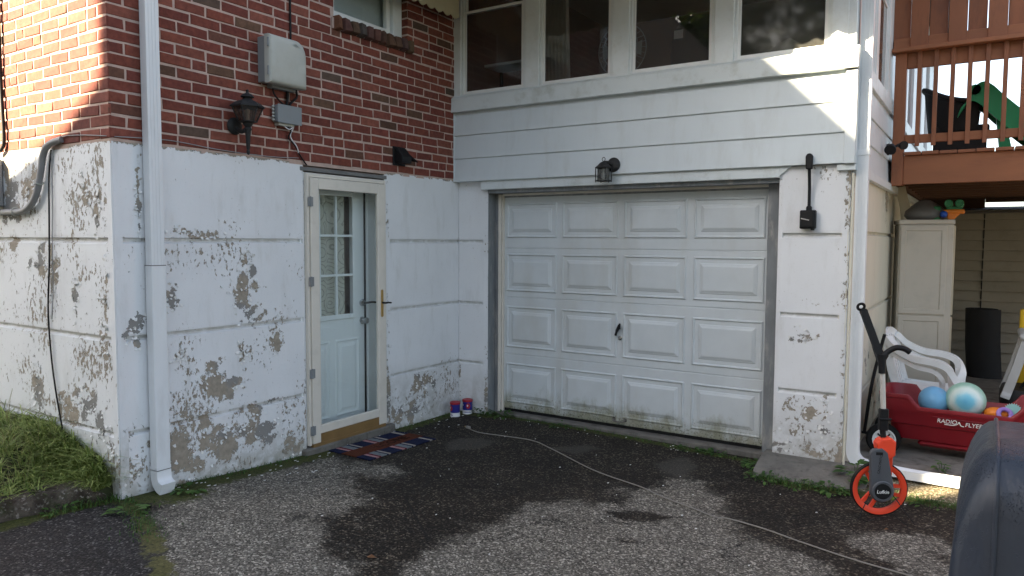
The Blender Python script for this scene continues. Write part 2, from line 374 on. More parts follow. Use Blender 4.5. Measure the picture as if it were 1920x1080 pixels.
def asphalt_mat():
    m, nt, b = newmat('asphalt'); v = coord(nt)
    vo = nd(nt, 'ShaderNodeTexVoronoi', {'Vector': v, 'Scale': 105., 'Randomness': 1.})
    st = nd(nt, 'ShaderNodeSeparateColor', {0: vo.outputs['Color']}).outputs
    vf = nd(nt, 'ShaderNodeTexVoronoi', {'Vector': v, 'Scale': 210., 'Randomness': 1.})
    sf = nd(nt, 'ShaderNodeSeparateColor', {0: vf.outputs['Color']}).outputs
    n = noi(nt, v, 5, 7, .65); nf = noi(nt, v, 20, 6, .7)
    dry = ramp(nt, st[0], [(.0, (.009,.008,.0062)), (.30, (.044,.040,.033)), (.62, (.122,.112,.094)), (.86, (.275,.252,.212)), (1., (.58,.54,.46))])
    dry = mixc(nt, .35, dry, ramp(nt, sf[0], [(.1, (.02,.018,.015)), (.9, (.27,.245,.20))]))
    dry = mixc(nt, 1., dry, ramp(nt, n, [(.3, .78), (.7, 1.15)]), 'MULTIPLY')
    wet = ramp(nt, st[0], [(.0, (.0025,.0018,.0012)), (.5, (.0095,.0070,.0045)), (.82, (.022,.017,.0115)), (1., (.11,.093,.07))])
    wet = mixc(nt, 1., wet, ramp(nt, noi(nt, v, 2.6, 6, .7), [(.32, .55), (.68, 1.75)]), 'MULTIPLY')
    w_ = sstep(nt, mth(nt, 'ADD', attr(nt, 'wet'), mth(nt, 'ADD', mth(nt, 'MULTIPLY', mth(nt, 'SUBTRACT', n, .5), 1.5), mth(nt, 'MULTIPLY', mth(nt, 'SUBTRACT', noi(nt, v, 16, 7, .75), .5), 1.3))), .22, .80)
    c = mixc(nt, w_, dry, wet)
    old = ramp(nt, st[0], [(.0, (.006,.0055,.0055)), (.6, (.020,.018,.0175)), (.9, (.05,.046,.044)), (1., (.14,.13,.125))])
    c = mixc(nt, sstep(nt, attr(nt, 'old'), .4, .6), c, old)
    smo = mixc(nt, sf[1], (.035,.031,.026), (.085,.077,.064))
    c = mixc(nt, mth(nt, 'MULTIPLY', sstep(nt, mth(nt, 'ADD', attr(nt, 'silt'), mth(nt, 'MULTIPLY', mth(nt, 'SUBTRACT', nf, .5), .9)), .35, .85), .65), c, smo)
    c = mixc(nt, mth(nt, 'MULTIPLY', attr(nt, 'sunlit_gravel'), .8), c, ramp(nt, st[0], [(.1, (.07,.055,.03)), (.6, (.17,.135,.075)), (1., (.42,.36,.24))]))
    vd = nd(nt, 'ShaderNodeVectorMath', {0: v, 1: mth(nt, 'MULTIPLY', noi(nt, v, 3.5, 6, .65), .55)}, operation='ADD').outputs[0]
    ck = nd(nt, 'ShaderNodeTexVoronoi', {'Vector': vd, 'Scale': 1.0}, feature='DISTANCE_TO_EDGE').outputs['Distance']
    ckm = mth(nt, 'MULTIPLY', mth(nt, 'SUBTRACT', 1., sstep(nt, ck, .002, .007)), sstep(nt, noi(nt, v, 1.1, 2, .5), .50, .56))
    c = mixc(nt, ckm, c, (.008,.007,.006))
    mo = sstep(nt, mth(nt, 'ADD', attr(nt, 'moss'), mth(nt, 'MULTIPLY', mth(nt, 'SUBTRACT', nf, .5), 1.3)), .45, .72)
    mcol = ramp(nt, noi(nt, v, 60, 5, .7), [(.3, (.018,.024,.006)), (.7, (.085,.095,.022))])
    mcol = mixc(nt, attr(nt, 'dryness'), mcol, ramp(nt, noi(nt, v, 60, 5, .7), [(.3, (.04,.042,.014)), (.7, (.17,.15,.06))]))
    c = mixc(nt, mo, c, mcol)
    set_in(nt, b, 'Base Color', c)
    set_in(nt, b, 'Roughness', mth(nt, 'SUBTRACT', .92, mth(nt, 'MULTIPLY', w_, .12)))
    b.inputs['Specular IOR Level'].default_value = .25
    h = mth(nt, 'SUBTRACT', 1., vo.outputs['Distance'])
    hb = bump(nt, h, .55, .004)
    set_in(nt, b, 'Normal', bump(nt, noi(nt, v, 90, 4, .7), mth(nt, 'MULTIPLY', mo, .9), .012, hb))
    MATS['asphalt'] = m
asphalt_mat()

def leafy(name, c0, c1, trans=.25):
    m, nt, b = newmat(name)
    c = mixc(nt, nd(nt, 'ShaderNodeAttribute', attribute_name='tone').outputs['Fac'], c0, c1)
    set_in(nt, b, 'Base Color', c); b.inputs['Roughness'].default_value = .55; b.inputs['Specular IOR Level'].default_value = .3
    tr = nd(nt, 'ShaderNodeBsdfTranslucent'); nt.links.new(c, tr.inputs['Color'])
    mx = nd(nt, 'ShaderNodeMixShader', {0: trans, 1: b.outputs[0], 2: tr.outputs[0]})
    nt.links.new(mx.outputs[0], nt.nodes['Material Output'].inputs['Surface']); MATS[name] = m
leafy('grass_blade', (.10,.16,.03), (.40,.46,.15)); leafy('weed_leaf', (.028,.075,.016), (.085,.16,.035)); leafy('tree_leaf', (.035,.07,.015), (.10,.15,.03))
leafy('straw', (.16,.15,.06), (.30,.27,.12)); leafy('dead_leaf', (.14,.07,.03), (.20,.10,.05))

# ------------------------------------------------------------------ the ground
GC = np.array([(0,-3.31,.07),(0,-2.3,0.0),(0,-1.4,-.035),(0,0,-.05),(.5,.1,-.035),(1.6,.1,-.045),(2.9,0,-.06),(3.1,-.4,-.075),(3.6,-.4,-.06),
   (3.8,-.7,-.05),(4.2,.1,-.04),(5.5,.3,-.03),(2.4,-2.7,-.03),(.9,-3.6,.05),(4.2,-1.6,-.04),(-.2,-3.9,.06),(4.3,-5.6,.0),(1,-5,.06),(0,-5.5,.08),(6,-3,-.02),(3.6,1,-.05),(4.5,3,-.03)])
def zg(x, y):
    x = np.asarray(x, float); y = np.asarray(y, float)
    d2 = (x[..., None]-GC[:,0])**2 + (y[..., None]-GC[:,1])**2
    wt = np.exp(-d2/(2*.55**2)) + 1e-5/(d2+.05)
    return (wt*GC[:,2]).sum(-1)/wt.sum(-1)
def zgf(x, y): return float(zg(np.array([x]), np.array([y]))[0])
def poly_sd(px, py, poly):
    """signed distance, positive inside"""
    P = np.array(poly); n = len(P); d = np.full(px.shape, 1e9); ins = np.zeros(px.shape, bool)
    for i in range(n):
        a = P[i]; b = P[(i+1) % n]; e = b - a
        t = np.clip(((px-a[0])*e[0] + (py-a[1])*e[1])/(e@e), 0, 1)
        d = np.minimum(d, np.hypot(px-a[0]-t*e[0], py-a[1]-t*e[1]))
        c = ((a[1] > py) != (b[1] > py)) & (px < (b[0]-a[0])*(py-a[1])/(b[1]-a[1]+1e-12) + a[0]); ins ^= c
    return np.where(ins, d, -d)
def line_d(px, py, pts):
    d = np.full(px.shape, 1e9)
    for a, b in zip(pts[:-1], pts[1:]):
        a = np.array(a); b = np.array(b); e = b - a
        t = np.clip(((px-a[0])*e[0] + (py-a[1])*e[1])/(e@e), 0, 1)
        d = np.minimum(d, np.hypot(px-a[0]-t*e[0], py-a[1]-t*e[1]))
    return d
def grid_mesh(name, xs, ys, zf):
    X, Y = np.meshgrid(xs, ys); x = X.ravel(); y = Y.ravel(); z = zf(x, y); nx = len(xs); ny = len(ys)
    i = np.arange(nx*ny).reshape(ny, nx)
    f = np.stack([i[:-1,:-1], i[:-1,1:], i[1:,1:], i[1:,:-1]], -1).reshape(-1, 4)
    me = bpy.data.meshes.new(name); me.from_pydata(np.stack([x,y,z],1).tolist(), [], f.tolist())
    me.polygons.foreach_set('use_smooth', [True]*len(me.polygons))
    return me, x, y
DRY = [[(0.53,-3.39),(0.16,-3.06),(0.11,-2.34),(0.22,-1.84),(0.62,-1.86),(0.72,-2.14),(1.07,-2.33),(1.27,-2.63),(1.07,-2.85),(1.44,-3.04),(1.76,-3.19),(1.9,-4.6),(0.99,-3.7)],
       [(0.62,-1.86),(0.69,-1.69),(0.87,-1.83),(0.9,-2.02),(0.71,-2.01)],
       [(1.9,-4.6),(1.99,-3.03),(1.88,-2.5),(1.99,-2.2),(1.99,-1.84),(2.32,-1.39),(2.35,-1.11),(2.61,-0.77),(2.9,-0.88),(2.97,-1.29),(3.21,-1.52),(3.46,-1.62),(3.74,-1.88),(4.6,-2.4),(5,-4.6)],
       [(3.66,-.30),(3.70,.12),(4.8,.14),(4.8,-.26)],  # dry tone laid where the sun spot falls, to brighten it
       [(3.68,-1.3),(3.81,-1.03),(4.15,-0.9),(4.19,-1.51),(3.9,-1.6)]]
SILT = [[(0.63,-1.01),(0.65,-0.75),(0.95,-0.71),(0.97,-0.97),(0.8,-1.17)],[(1.43,-0.62),(1.6,-0.35),(1.75,-0.41),(1.67,-0.67)],
        [(2.24,-0.49),(2.39,-0.16),(2.55,-0.38),(2.58,-0.69),(2.38,-0.68)]]
DARK = [(2.41,-1.64),(2.54,-1.47),(2.79,-1.43),(2.7,-1.6),(2.51,-1.7)]
SEAM = [(-.3,-3.2),(-0.08,-3.27),(0.37,-3.41),(0.69,-3.53),(1.02,-3.68),(2.0,-4.3)]
me, gx, gy = grid_mesh('driveway', np.arange(-2.6, 6.51, .035), np.arange(-7.2, .26, .035), zg)
wet = np.full(gx.shape, -9.)
for P in DRY: wet = np.maximum(wet, poly_sd(gx, gy, P))
wob = fbm(gx, gy, 3.2, 4, 3.)*.10
wet = 1 - 1/(1+np.exp(-(wet + wob*1.2)/.075))
wet = np.maximum(wet, 1/(1+np.exp(-(poly_sd(gx, gy, DARK)+wob*.3)/.02)))
wet = np.maximum(wet, .62/(1+np.exp((line_d(gx, gy, [(2.60,-2.02),(2.75,-1.97)])-.03)/.02)))
wet = np.where(gy < -4.2, wet*.3, wet)
set_attr(me, 'wet', wet)
silt = np.full(gx.shape, -9.)
for P in SILT: silt = np.maximum(silt, poly_sd(gx, gy, P))
set_attr(me, 'silt', 1/(1+np.exp(-(silt+wob*.5)/.03)))
SUNLIT_GRAVEL = 1/(1+np.exp(-(poly_sd(gx, gy, [(3.66,-.28),(3.70,.12),(4.8,.14),(4.8,-.25)]))/.03))  # golden gravel tint painted under the sun spot so it reads bright
set_attr(me, 'sunlit_gravel', SUNLIT_GRAVEL)
mo = np.maximum.reduce([
  np.exp(-(line_d(gx, gy, [(0,-3.2),(0,-1.85)])/.21)**2)*1.2,
  np.exp(-(line_d(gx, gy, [(.0,-1.0),(.0,0),(.4,.03)])/.16)**2)*1.0,
  np.exp(-(line_d(gx, gy, [(.4,.06),(1.6,.04),(2.95,-.02)])/.08)**2)*.8,
  np.exp(-(line_d(gx, gy, [(2.95,-.30),(3.2,-.42),(3.65,-.36)])/.10)**2)*.9,
  np.exp(-(line_d(gx, gy, SEAM)/.075)**2)*.72*(1+.8*fbm(gx, gy, 5., 3, 2.)), np.exp(-(line_d(gx, gy, [(3.75,-.33),(4.4,-.30)])/.08)**2)*.9,
  np.exp(-(np.hypot(gx-.15, gy+3.05)/.28)**2)*.9, np.exp(-(line_d(gx, gy, [(-.05,-3.3),(-.1,-3.6),(-.14,-4.3)])/.10)**2)*.95])
set_attr(me, 'moss', mo)
set_attr(me, 'dryness', np.clip(np.exp(-(line_d(gx, gy, SEAM[3:])/.2)**2), 0, 1)*.8)
sl = np.array([np.interp(a, [s_[0] for s_ in SEAM], [s_[1] for s_ in SEAM]) for a in gx])
set_attr(me, 'old', 1/(1+np.exp((gy - sl)/.03)))
struct(link('driveway', me, 'asphalt'))
# patio slab beside and under the deck
paint('patio_concrete', (.19,.175,.155), .92, .3, 5, .8, 60, spec=.2, dirt=(.06,.055,.045), dirtamt=.75, bdist=.006)
me, px_, py_ = grid_mesh('patio', np.arange(3.42, 10.1, .12), np.arange(.12, 6.2, .12), lambda x, y: zg(x, y) + .012 + fbm(x, y, 2., 3)*.006)
struct(link('patio', me, 'patio_concrete'))
m_, nt_, b_ = newmat('lawn_soil'); MATS['lawn_soil'] = m_
set_in(nt_, b_, 'Base Color', ramp(nt_, noi(nt_, coord(nt_), 14, 7, .7), [(.3, (.018,.016,.008)), (.7, (.038,.048,.014))])); b_.inputs['Roughness'].default_value = .95
g_ = MB().add([(-900,-900,-.22),(900,-900,-.22),(900,900,-.22),(-900,900,-.22)], [(0,1,2,3)]).build('ground', 'lawn_soil', fix=False); struct(g_)
def zlawn(x, y):
    x = np.asarray(x, float); y = np.asarray(y, float)
    xb = -.235 - .10*np.clip((-3.3-y)/.6, 0, 1)
    t = np.clip((xb - x)/.55, 0, 1); t = t*t*(3-2*t)
    base_ = np.where(x < xb, .155, .12) + .17*t + .03*np.clip(y+3.9, -2, .6)*t
    near = np.clip((y+3.46)/.14, 0, 1)*np.clip((-.08-x)/.09, 0, 1)
    z_ = base_ + .15*near*(1-.55*t) + fbm(x, y, 5., 3, 9.)*.018
    return np.where((x > xb + .05) & (near < .05), -.25, z_)
me, lx_, ly_ = grid_mesh('lawn', np.concatenate([np.arange(-6, -1.5, .12), np.arange(-1.5, -.03, .03)]), np.concatenate([np.arange(-9, -4.2, .12), np.arange(-4.2, -3.28, .03)]), zlawn)
struct(link('lawn', me, 'lawn_soil'))
# kerb that holds the lawn back
rings = []
for k in range(120):
    y = -3.225 - k*.03; x1 = -.085 - .10*max(0, min(1, (-3.3 - y)/.6)) + mnoise.noise(Vector((y*3, 0, 5)))*.02
    j = lambda s_: mnoise.fractal(Vector((y*9, s_*3.1, 2.)), 1., 2., 4)*.016
    zt = .175 + mnoise.noise(Vector((y*2.3, 1, 0)))*.014 - .02*max(0, min(1,(-3.3-y)/.6))
    rings.append([(x1+.012+j(1), y, -.1), (x1+.006+j(2), y, .08), (x1-.004+j(3), y, zt-.03), (x1-.028, y, zt+j(4)*.7), (x1-.09, y, zt+.006+j(5)), (x1-.16, y, zt+j(6)), (x1-.17, y, -.1)])
struct(MB().loft(rings).build('kerb', 'kerb_concrete', smooth=50))
# ------------------------------------------------------------------ the brick house
house = thing('brick_house', 'red brick house on a peeling white concrete foundation with a storm door', 'house', (-1.5, -3.0, 0))
def concrete_face(name, parent, org, U, Nn, w_, z0, z1, grooves, g_in, patches, flake, mat='peeling_paint', grime=None, seed=0., depth=.05, gd_=.019):
    U = Vector(U); Nn = Vector(Nn); org = Vector(org)
    us = list(np.linspace(0, w_, max(4, int(w_/.022)))) + [g_in[0], g_in[0]+.006, w_-g_in[1], w_-g_in[1]-.006]
    vs_ = list(np.linspace(z0, z1, int((z1-z0)/.022)))
    vs_ = [v for v in vs_ if all(abs(v-g) > .028 for g in grooves)]
    for g in grooves: vs_ += [g-.026, g-.022, g-.010, g, g+.012, g+.0145]
    us = np.array(sorted(set(np.round(us, 4)))); vs_ = np.array(sorted(set(np.round(vs_, 4))))
    UU, VV = np.meshgrid(us, vs_); u = UU.ravel(); v = VV.ravel()
    d = fbm(u, v, 4., 4, seed+1.)*.0022 + fbm(u, v, 18., 2, seed+4.)*.0008
    inn = (u > g_in[0]) & (u < w_-g_in[1])
    for g in grooves:
        d = d - np.where(inn & (v > g-.0105) & (v < g+.0125), gd_, 0)
    # rounded arrises
    e = np.minimum(np.minimum(u, w_-u), .02); d = d - (1-np.minimum(e/.012, 1))**2*.006
    pts = [org + U*a + Vector((0,0,b)) + Nn*c for a, b, c in zip(u, v, d)]
    nx, ny = len(us), len(vs_); i = np.arange(nx*ny).reshape(ny, nx)
    f = np.stack([i[:-1,:-1], i[:-1,1:], i[1:,1:], i[1:,:-1]], -1).reshape(-1, 4).tolist()
    loop = list(i[0,:]) + list(i[1:,-1]) + list(i[-1,-2::-1]) + list(i[-2:0:-1,0])
    nb = len(pts); pts += [pts[int(k)] - Nn*depth for k in loop]
    n = len(loop)
    f += [(int(loop[k]), nb+k, nb+(k+1) % n, int(loop[(k+1) % n])) for k in range(n)]
    me = bpy.data.meshes.new(name); me.from_pydata([tuple(p) for p in pts], [], f)
    u2 = np.concatenate([u, [u[int(k)] for k in loop]]); v2 = np.concatenate([v, [v[int(k)] for k in loop]])
    peel = np.zeros(u2.shape)
    rp = random.Random(int(seed*10)+1); subp = []
    for (a, b, ra, rb, s) in patches:
        subp.append((a, b, ra*.72, rb*.72, s*1.04))
        for k in range(6): subp.append((a+rp.gauss(0, .62)*ra, b+rp.gauss(0, .62)*rb, ra*rp.uniform(.2,.5), rb*rp.uniform(.2,.5), s*rp.uniform(.75,1.05)))
    for (a, b, ra, rb, s) in subp: peel = np.maximum(peel, s*np.exp(-(((u2-a)/ra)**2 + ((v2-b)/rb)**2)**1.1))
    gr_ = grime(u2, v2) if grime else np.zeros(u2.shape)
    for g in grooves: gr_ = np.maximum(gr_, np.where((u2 > g_in[0]) & (u2 < w_-g_in[1]), .55*np.exp(-((v2-g)/.012)**2), 0))
    fk = flake(u2, v2)
    if z1 > 2.18: peel = np.maximum(peel, .62*np.exp(-((v2-2.19)/.020)**2))
    set_attr(me, 'peel', peel); set_attr(me, 'flake', fk); set_attr(me, 'grime', gr_)
    # curled flakes of paint still hanging at the edges of the bare patches
    cv_, cf_ = [], []
    for (a, b, ra, rb_, s) in subp:
        if s < .55 or b > 2.1: continue
        for k in range(3 if w_ > 1.2 else 2):
            t = rp.uniform(0, 2*math.pi); uu = a + ra*1.15*math.cos(t); vv = b + rb_*1.15*math.sin(t)
            if not (.03 < uu < w_-.03 and z0+.15 < vv < z1-.05): continue
            L = rp.uniform(.006, .020); Wd = rp.uniform(.005, .014); lift = rp.uniform(.004, .012); an = rp.uniform(-.9, .9) + (math.pi if rp.random() < .25 else 0)
            d1 = U*math.cos(an) + Vector((0,0,math.sin(an))); d2 = Vector((0,0,-1))*math.cos(an)*1. + U*math.sin(an)
            o_ = org + U*uu + Vector((0,0,vv)) + Nn*.0015; i = len(cv_)
            cv_ += [o_-d1*Wd, o_+d1*Wd, o_+d1*Wd*.8+d2*L*.6+Nn*lift*.5, o_-d1*Wd*.7+d2*L*.7+Nn*lift*.6, o_+d1*Wd*.4+d2*L+Nn*lift*1.2, o_-d1*Wd*.4+d2*L*.95+Nn*lift*1.1]
            cf_ += [(i,i+1,i+2,i+3),(i+3,i+2,i+4,i+5)]
    if cv_:
        mc = bpy.data.meshes.new('paint_curls'); mc.from_pydata([tuple(p) for p in cv_], [], cf_); link('paint_curls', mc, 'paint_chip', parent, kind='stuff')
    bm = bmesh.new(); bm.from_mesh(me); bmesh.ops.recalc_face_normals(bm, faces=bm.faces)
    # make sure the face looks outwards
    if sum((fc.normal.dot(Nn) for fc in bm.faces)) < 0: bmesh.ops.reverse_faces(bm, faces=bm.faces)
    bm.to_mesh(me); bm.free()
    return link(name, me, mat, parent, 40)
GR = (.446, 1.02, 1.608)
Y0 = -3.31
def py(y): return y - Y0
# u runs along +y from the near corner
pat = [(py(-2.43),1.26,.12,.16,.95),(py(-2.42),1.48,.055,.08,.85),(py(-2.97),1.245,.075,.09,.85),(py(-3.18),1.10,.06,.10,.95),(py(-2.65),.63,.17,.14,1.0),
       (py(-2.44),.86,.055,.08,.8),(py(-2.15),.89,.10,.13,.66),(py(-2.91),.88,.05,.035,.8),(py(-2.95),.24,.22,.20,.95),(py(-2.62),.23,.25,.20,.72),(py(-2.3),.24,.24,.15,.74),(py(-2.02),.14,.16,.18,.55),
       (py(-2.72),1.655,.20,.035,.62),(py(-2.38),.45,.3,.03,.5),(py(-3.24),.22,.05,.10,.6),(py(-2.36),1.09,.16,.12,.55),(py(-3.155),1.88,.022,.30,.95),(py(-2.9),1.66,.1,.04,.55)]
concrete_face('foundation_wall', house, (0, Y0, 0), (0,1,0), (1,0,0), 1.435, -.15, 2.185, GR, (.05, .02), pat,
  lambda u, v: np.clip(.34 + .25*np.exp(-((v-1.5)/.18)**2) + .28*np.exp(-((v-.35)/.5)**2) - .03*(v > 1.75) + .6*np.exp(-((v-2.19)/.02)**2), 0, 1),
  grime=lambda u, v: np.clip(1.1-(v-.0)/.22, 0, 1)*.75)
pat = [(py(-.60),.30,.12,.10,.95),(py(-.47),.33,.07,.09,.9),(py(-.36),.28,.05,.07,.7),(py(-.85),.08,.14,.18,.75),(py(-.62),.1,.2,.12,.7),(py(-.97),.3,.03,.3,.6)]
pat = [(a-2.31, *r) for a, *r in pat]
concrete_face('foundation_wall', house, (0, -1.0, 0), (0,1,0), (1,0,0), 1.06, -.15, 2.185, GR, (.06, .0), pat,
  lambda u, v: np.clip(.12 + .55*np.exp(-((v-.2)/.3)**2) + .4*(u < .05), 0, 1), grime=lambda u, v: np.clip(.9-v/.62, 0, 1)*.62, seed=3.)
pat = [(-.30-.0,1.87,.05,.13,.9),(-.17,1.78,.04,.16,.8),(-.85,1.45,.10,.13,.95),(-.70,1.40,.09,.14,.8),(-.45,1.28,.05,.12,.8),(-1.0,1.95,.12,.13,.7),(-1.25,1.9,.14,.28,.95),(-.95,.62,.09,.17,.9),(-.55,.52,.15,.14,.85),
       (-.35,.6,.10,.16,.75),(-.2,.48,.08,.12,.7),(-.1,1.25,.04,.2,.7),(-.12,.9,.04,.16,.7),(-.08,1.7,.03,.3,.45),(-.05,.33,.06,.06,.9),(-.88,2.02,.10,.06,.8)]
concrete_face('foundation_wall', house, (-6.0, Y0, 0), (1,0,0), (0,-1,0), 6.0, -.15, 2.185, GR, (.02, .05), [(6+a, *r) for a, *r in pat],
  lambda u, v: np.clip(.53 + .08*np.exp(-((v-1.9)/.3)**2) + .10*np.sin(u*9) + .10*(v < 1.0) - .9*(u > 5.95), 0, 1),
  grime=lambda u, v: np.clip(.7-(v-.3)/.3, 0, 1)*.6, seed=7.)
# body behind the facing (keeps the daylight out) and gable roof above the picture
bd = MB().box(-7.5, -.35, Y0+.05, 9.2, -.2, 5.2).box(-.35, -.055, Y0+.05, -1.92, -.2, 3.25).box(-.35, -.055, -.94, 0.02, -.2, 3.25).box(-.35, -.055, -1.92, -.94, 2.1, 3.25)
bd.box(-.35, -.055, Y0+.05, -1.6, 3.25, 5.2).box(-.35, -.055, -.66, 9.2, 3.25, 5.2).box(-.35, -.055, -1.6, -.66, 4.35, 5.2)
bd.build('wall_core', 'mortar', house)
MB().prism([(-8.0,5.15),(.5,5.15),(.5,5.3),(-3.75,8.2),(-8.0,5.3)], lambda p, q, a: (p, a, q), Y0-.4, 9.6).build('roof', 'roof_shingle', house)
# mortar sheets with the window opening left free
WY0, WY1, WZ0, WZ1 = -1.56, -.70, 3.325, 4.32
MR = -.0005
mo_ = MB().box(-.055, MR, Y0-MR+.0002, WY0, 2.17, 5.15).box(-.055, MR, WY1, .06, 2.17, 5.15).box(-.055, MR, WY0, WY1, 2.17, WZ0-.01).box(-.055, MR, WY0, WY1, WZ1, 5.15)
mo_.box(-6, MR+.0002, Y0-MR, Y0+.05, 2.17, 5.15)
mo_.box(-.20, -.0555, WY1+.002, -.655, 3.25, 4.36).box(-.20, -.0555, -1.605, WY0-.002, 3.25, 4.36)
mo_.build('mortar_bed', 'mortar', house)
# bricks
CH, BL, J = .0705, .204, .013
def brick_mesh(L, seed):
    r = random.Random(seed); h = CH - J; dp = .05; c = .004
    q = lambda: r.uniform(-.0026, .0026)
    v = []
    for (sx, sz) in ((-1,-1),(1,-1),(1,1),(-1,1)): v.append((sx*L/2+q(), .008, sz*h/2+q()))
    for (sx, sz) in ((-1,-1),(1,-1),(1,1),(-1,1)): v.append((v[len(v)-4][0], 0, v[len(v)-4][2]))
    for k, (sx, sz) in enumerate(((-1,-1),(1,-1),(1,1),(-1,1))): v.append((v[k][0]-sx*c, -.0035+q()*.8, v[k][2]-sz*c))
    f = [(8,9,10,11)] + [(a, (a+1) % 4, (a+1) % 4+4, a+4) for a in range(4)] + [(a+4, (a+1) % 4+4, (a+1) % 4+8, a+8) for a in range(4)]
    return v, f
VAR = {}
def brick_data(L):
    key = round(L, 2)
    if key not in VAR:
        VAR[key] = []
        for s_ in range(6):
            v, f = brick_mesh(key, hash((key, s_)) % 9973); me_ = bpy.data.meshes.new('brick'); me_.from_pydata(v, [], f); me_.materials.append(MATS['brick'])
            bm = bmesh.new(); bm.from_mesh(me_); bmesh.ops.recalc_face_normals(bm, faces=bm.faces); bm.to_mesh(me_); bm.free()
            VAR[key].append((me_, v, f))
    return VAR[key]
RED = [(.190,.056,.038),(.172,.050,.036),(.208,.064,.043),(.155,.045,.034),(.182,.058,.042),(.218,.073,.051),(.168,.048,.036)]
BRN = [(.105,.056,.038),(.125,.060,.041),(.135,.074,.048),(.10,.066,.050),(.15,.062,.044)]
bricks = []      # (matrix, length, colour)
rb = random.Random(11)
MrotM = Matrix.Rotation(math.pi/2, 4, 'Z')
z = 2.2
row = 0
while z < 5.05:
    zc = z + (CH-J)/2
    for wall in 'ML':
        u = -.0032 if wall == 'M' else -.0036
        first = BL if (row % 2 == 0) == (wall == 'M') else BL/2 - J/2
        end = 3.36 if wall == 'M' else 5.95
        while u < end:
            L = first if first else (BL if rb.random() > .11 else BL/2-.006); first = None
            L = min(L + rb.uniform(-.006, .006), end + .01 - u)
            if L < .03: break
            c = u + L/2
            jz = rb.uniform(-.003, .003); tl = rb.uniform(-.010, .010)
            col = rb.choice(RED) if rb.random() > (.11 if wall == 'M' else .05) else rb.choice(BRN)
            k = rb.uniform(.86, 1.12); col = tuple(a*k for a in col)
            if wall == 'M':
                y = Y0 + c
                segs = [(y-L/2, y+L/2)]
                if zc > WZ0-.085 and zc < WZ1:
                    a0, a1 = (WY0-.03, WY1+.03) if zc < WZ0+.01 else (WY0, WY1)
                    segs = [s_ for s_ in ((y-L/2, min(y+L/2, a0)), (max(y-L/2, a1), y+L/2)) if s_[1]-s_[0] > .03]
                for (a, b) in segs:
                    bricks.append((Matrix.Translation((rb.uniform(-.001, .0015), (a+b)/2, zc+jz)) @ MrotM @ Matrix.Rotation(tl, 4, 'Y'), b-a, col))
            else:
                bricks.append((Matrix.Translation((-c, Y0+rb.uniform(-.0015, .001), zc+jz)) @ Matrix.Rotation(tl, 4, 'Y'), L, col))
            u += L + J
    z += CH; row += 1
z = 2.2
while z < 5.05:
    zc = z + (CH-J)/2
    if WZ0 < zc < WZ1: bricks.append((Matrix.Translation((-.045+rb.uniform(-.002,.002), WY1+.0005, zc)), .089, tuple(a*rb.uniform(.85,1.1) for a in rb.choice(RED if rb.random() > .15 else BRN))))
    z += CH
def shown(m, L):
    p = m.translation - CAM_POS; d = -p.dot(cb); X = p.dot(cr)/d; Yv = p.dot(cu)/d
    if abs(X) > .715 or abs(Yv) > .41 or d < .1: return -1
    n = m.to_3x3() @ Vector((0,-1,0))
    return L*max(.05, -n.dot(p.normalized()))/d**2
order = sorted(range(len(bricks)), key=lambda i: -shown(bricks[i][0], bricks[i][1]))
top = set(i for i in order[:295] if shown(bricks[i][0], bricks[i][1]) > 0)
fv, ff, fc = [], [], []
for i, (m, L, col) in enumerate(bricks):
    key = max(.03, round(L, 2)); me_, v, f = brick_data(key)[i % 6]; sx = L/key
    if i in top:
        o = bpy.data.objects.new('brick', me_); COL.objects.link(o); adopt(o, house)
        o.matrix_basis = m @ Matrix.Diagonal((sx, 1, 1, 1)); o.color = (*col, 1)
    else:
        k = len(fv); fv += [tuple(m @ Vector((p[0]*sx, p[1], p[2]))) for p in v]; ff += [tuple(a+k for a in q) for q in f]; fc += [(*col, 1)]*len(v)
me = bpy.data.meshes.new('brick_field'); me.from_pydata(fv, [], ff)
ca = me.attributes.new('bc', 'FLOAT_COLOR', 'POINT'); ca.data.foreach_set('color', np.array(fc, dtype=np.float32).ravel())
bm = bmesh.new(); bm.from_mesh(me); bmesh.ops.recalc_face_normals(bm, faces=bm.faces); bm.to_mesh(me); bm.free()
link('brick_field', me, 'brick_field', house, kind='stuff')
# rowlock bricks under the window
nrow = 11
for k in range(nrow):
    me_ = brick_data(.09)[k % 6][0]
    o = bpy.data.objects.new('sill_brick', me_); COL.objects.link(o); adopt(o, house)
    y = WY0 - .02 + (k+.5)*(WY1 - WY0 + .06)/nrow
    o.matrix_basis = Matrix.Translation((.028, y, 3.283)) @ MrotM @ Matrix.Rotation(R(-8), 4, 'X') @ Matrix.Rotation(R(90), 4, 'Y') @ Matrix.Diagonal((.098/.09, 8.0, 1.12, 1))
    o.color = (*[c*random.uniform(.8, 1.15) for c in random.choice(BRN[:4])], 1)
MB().box(-.05, .014, WY0-.028, WY1+.045, 3.238, 3.318).build('sill_mortar', 'mortar', house)
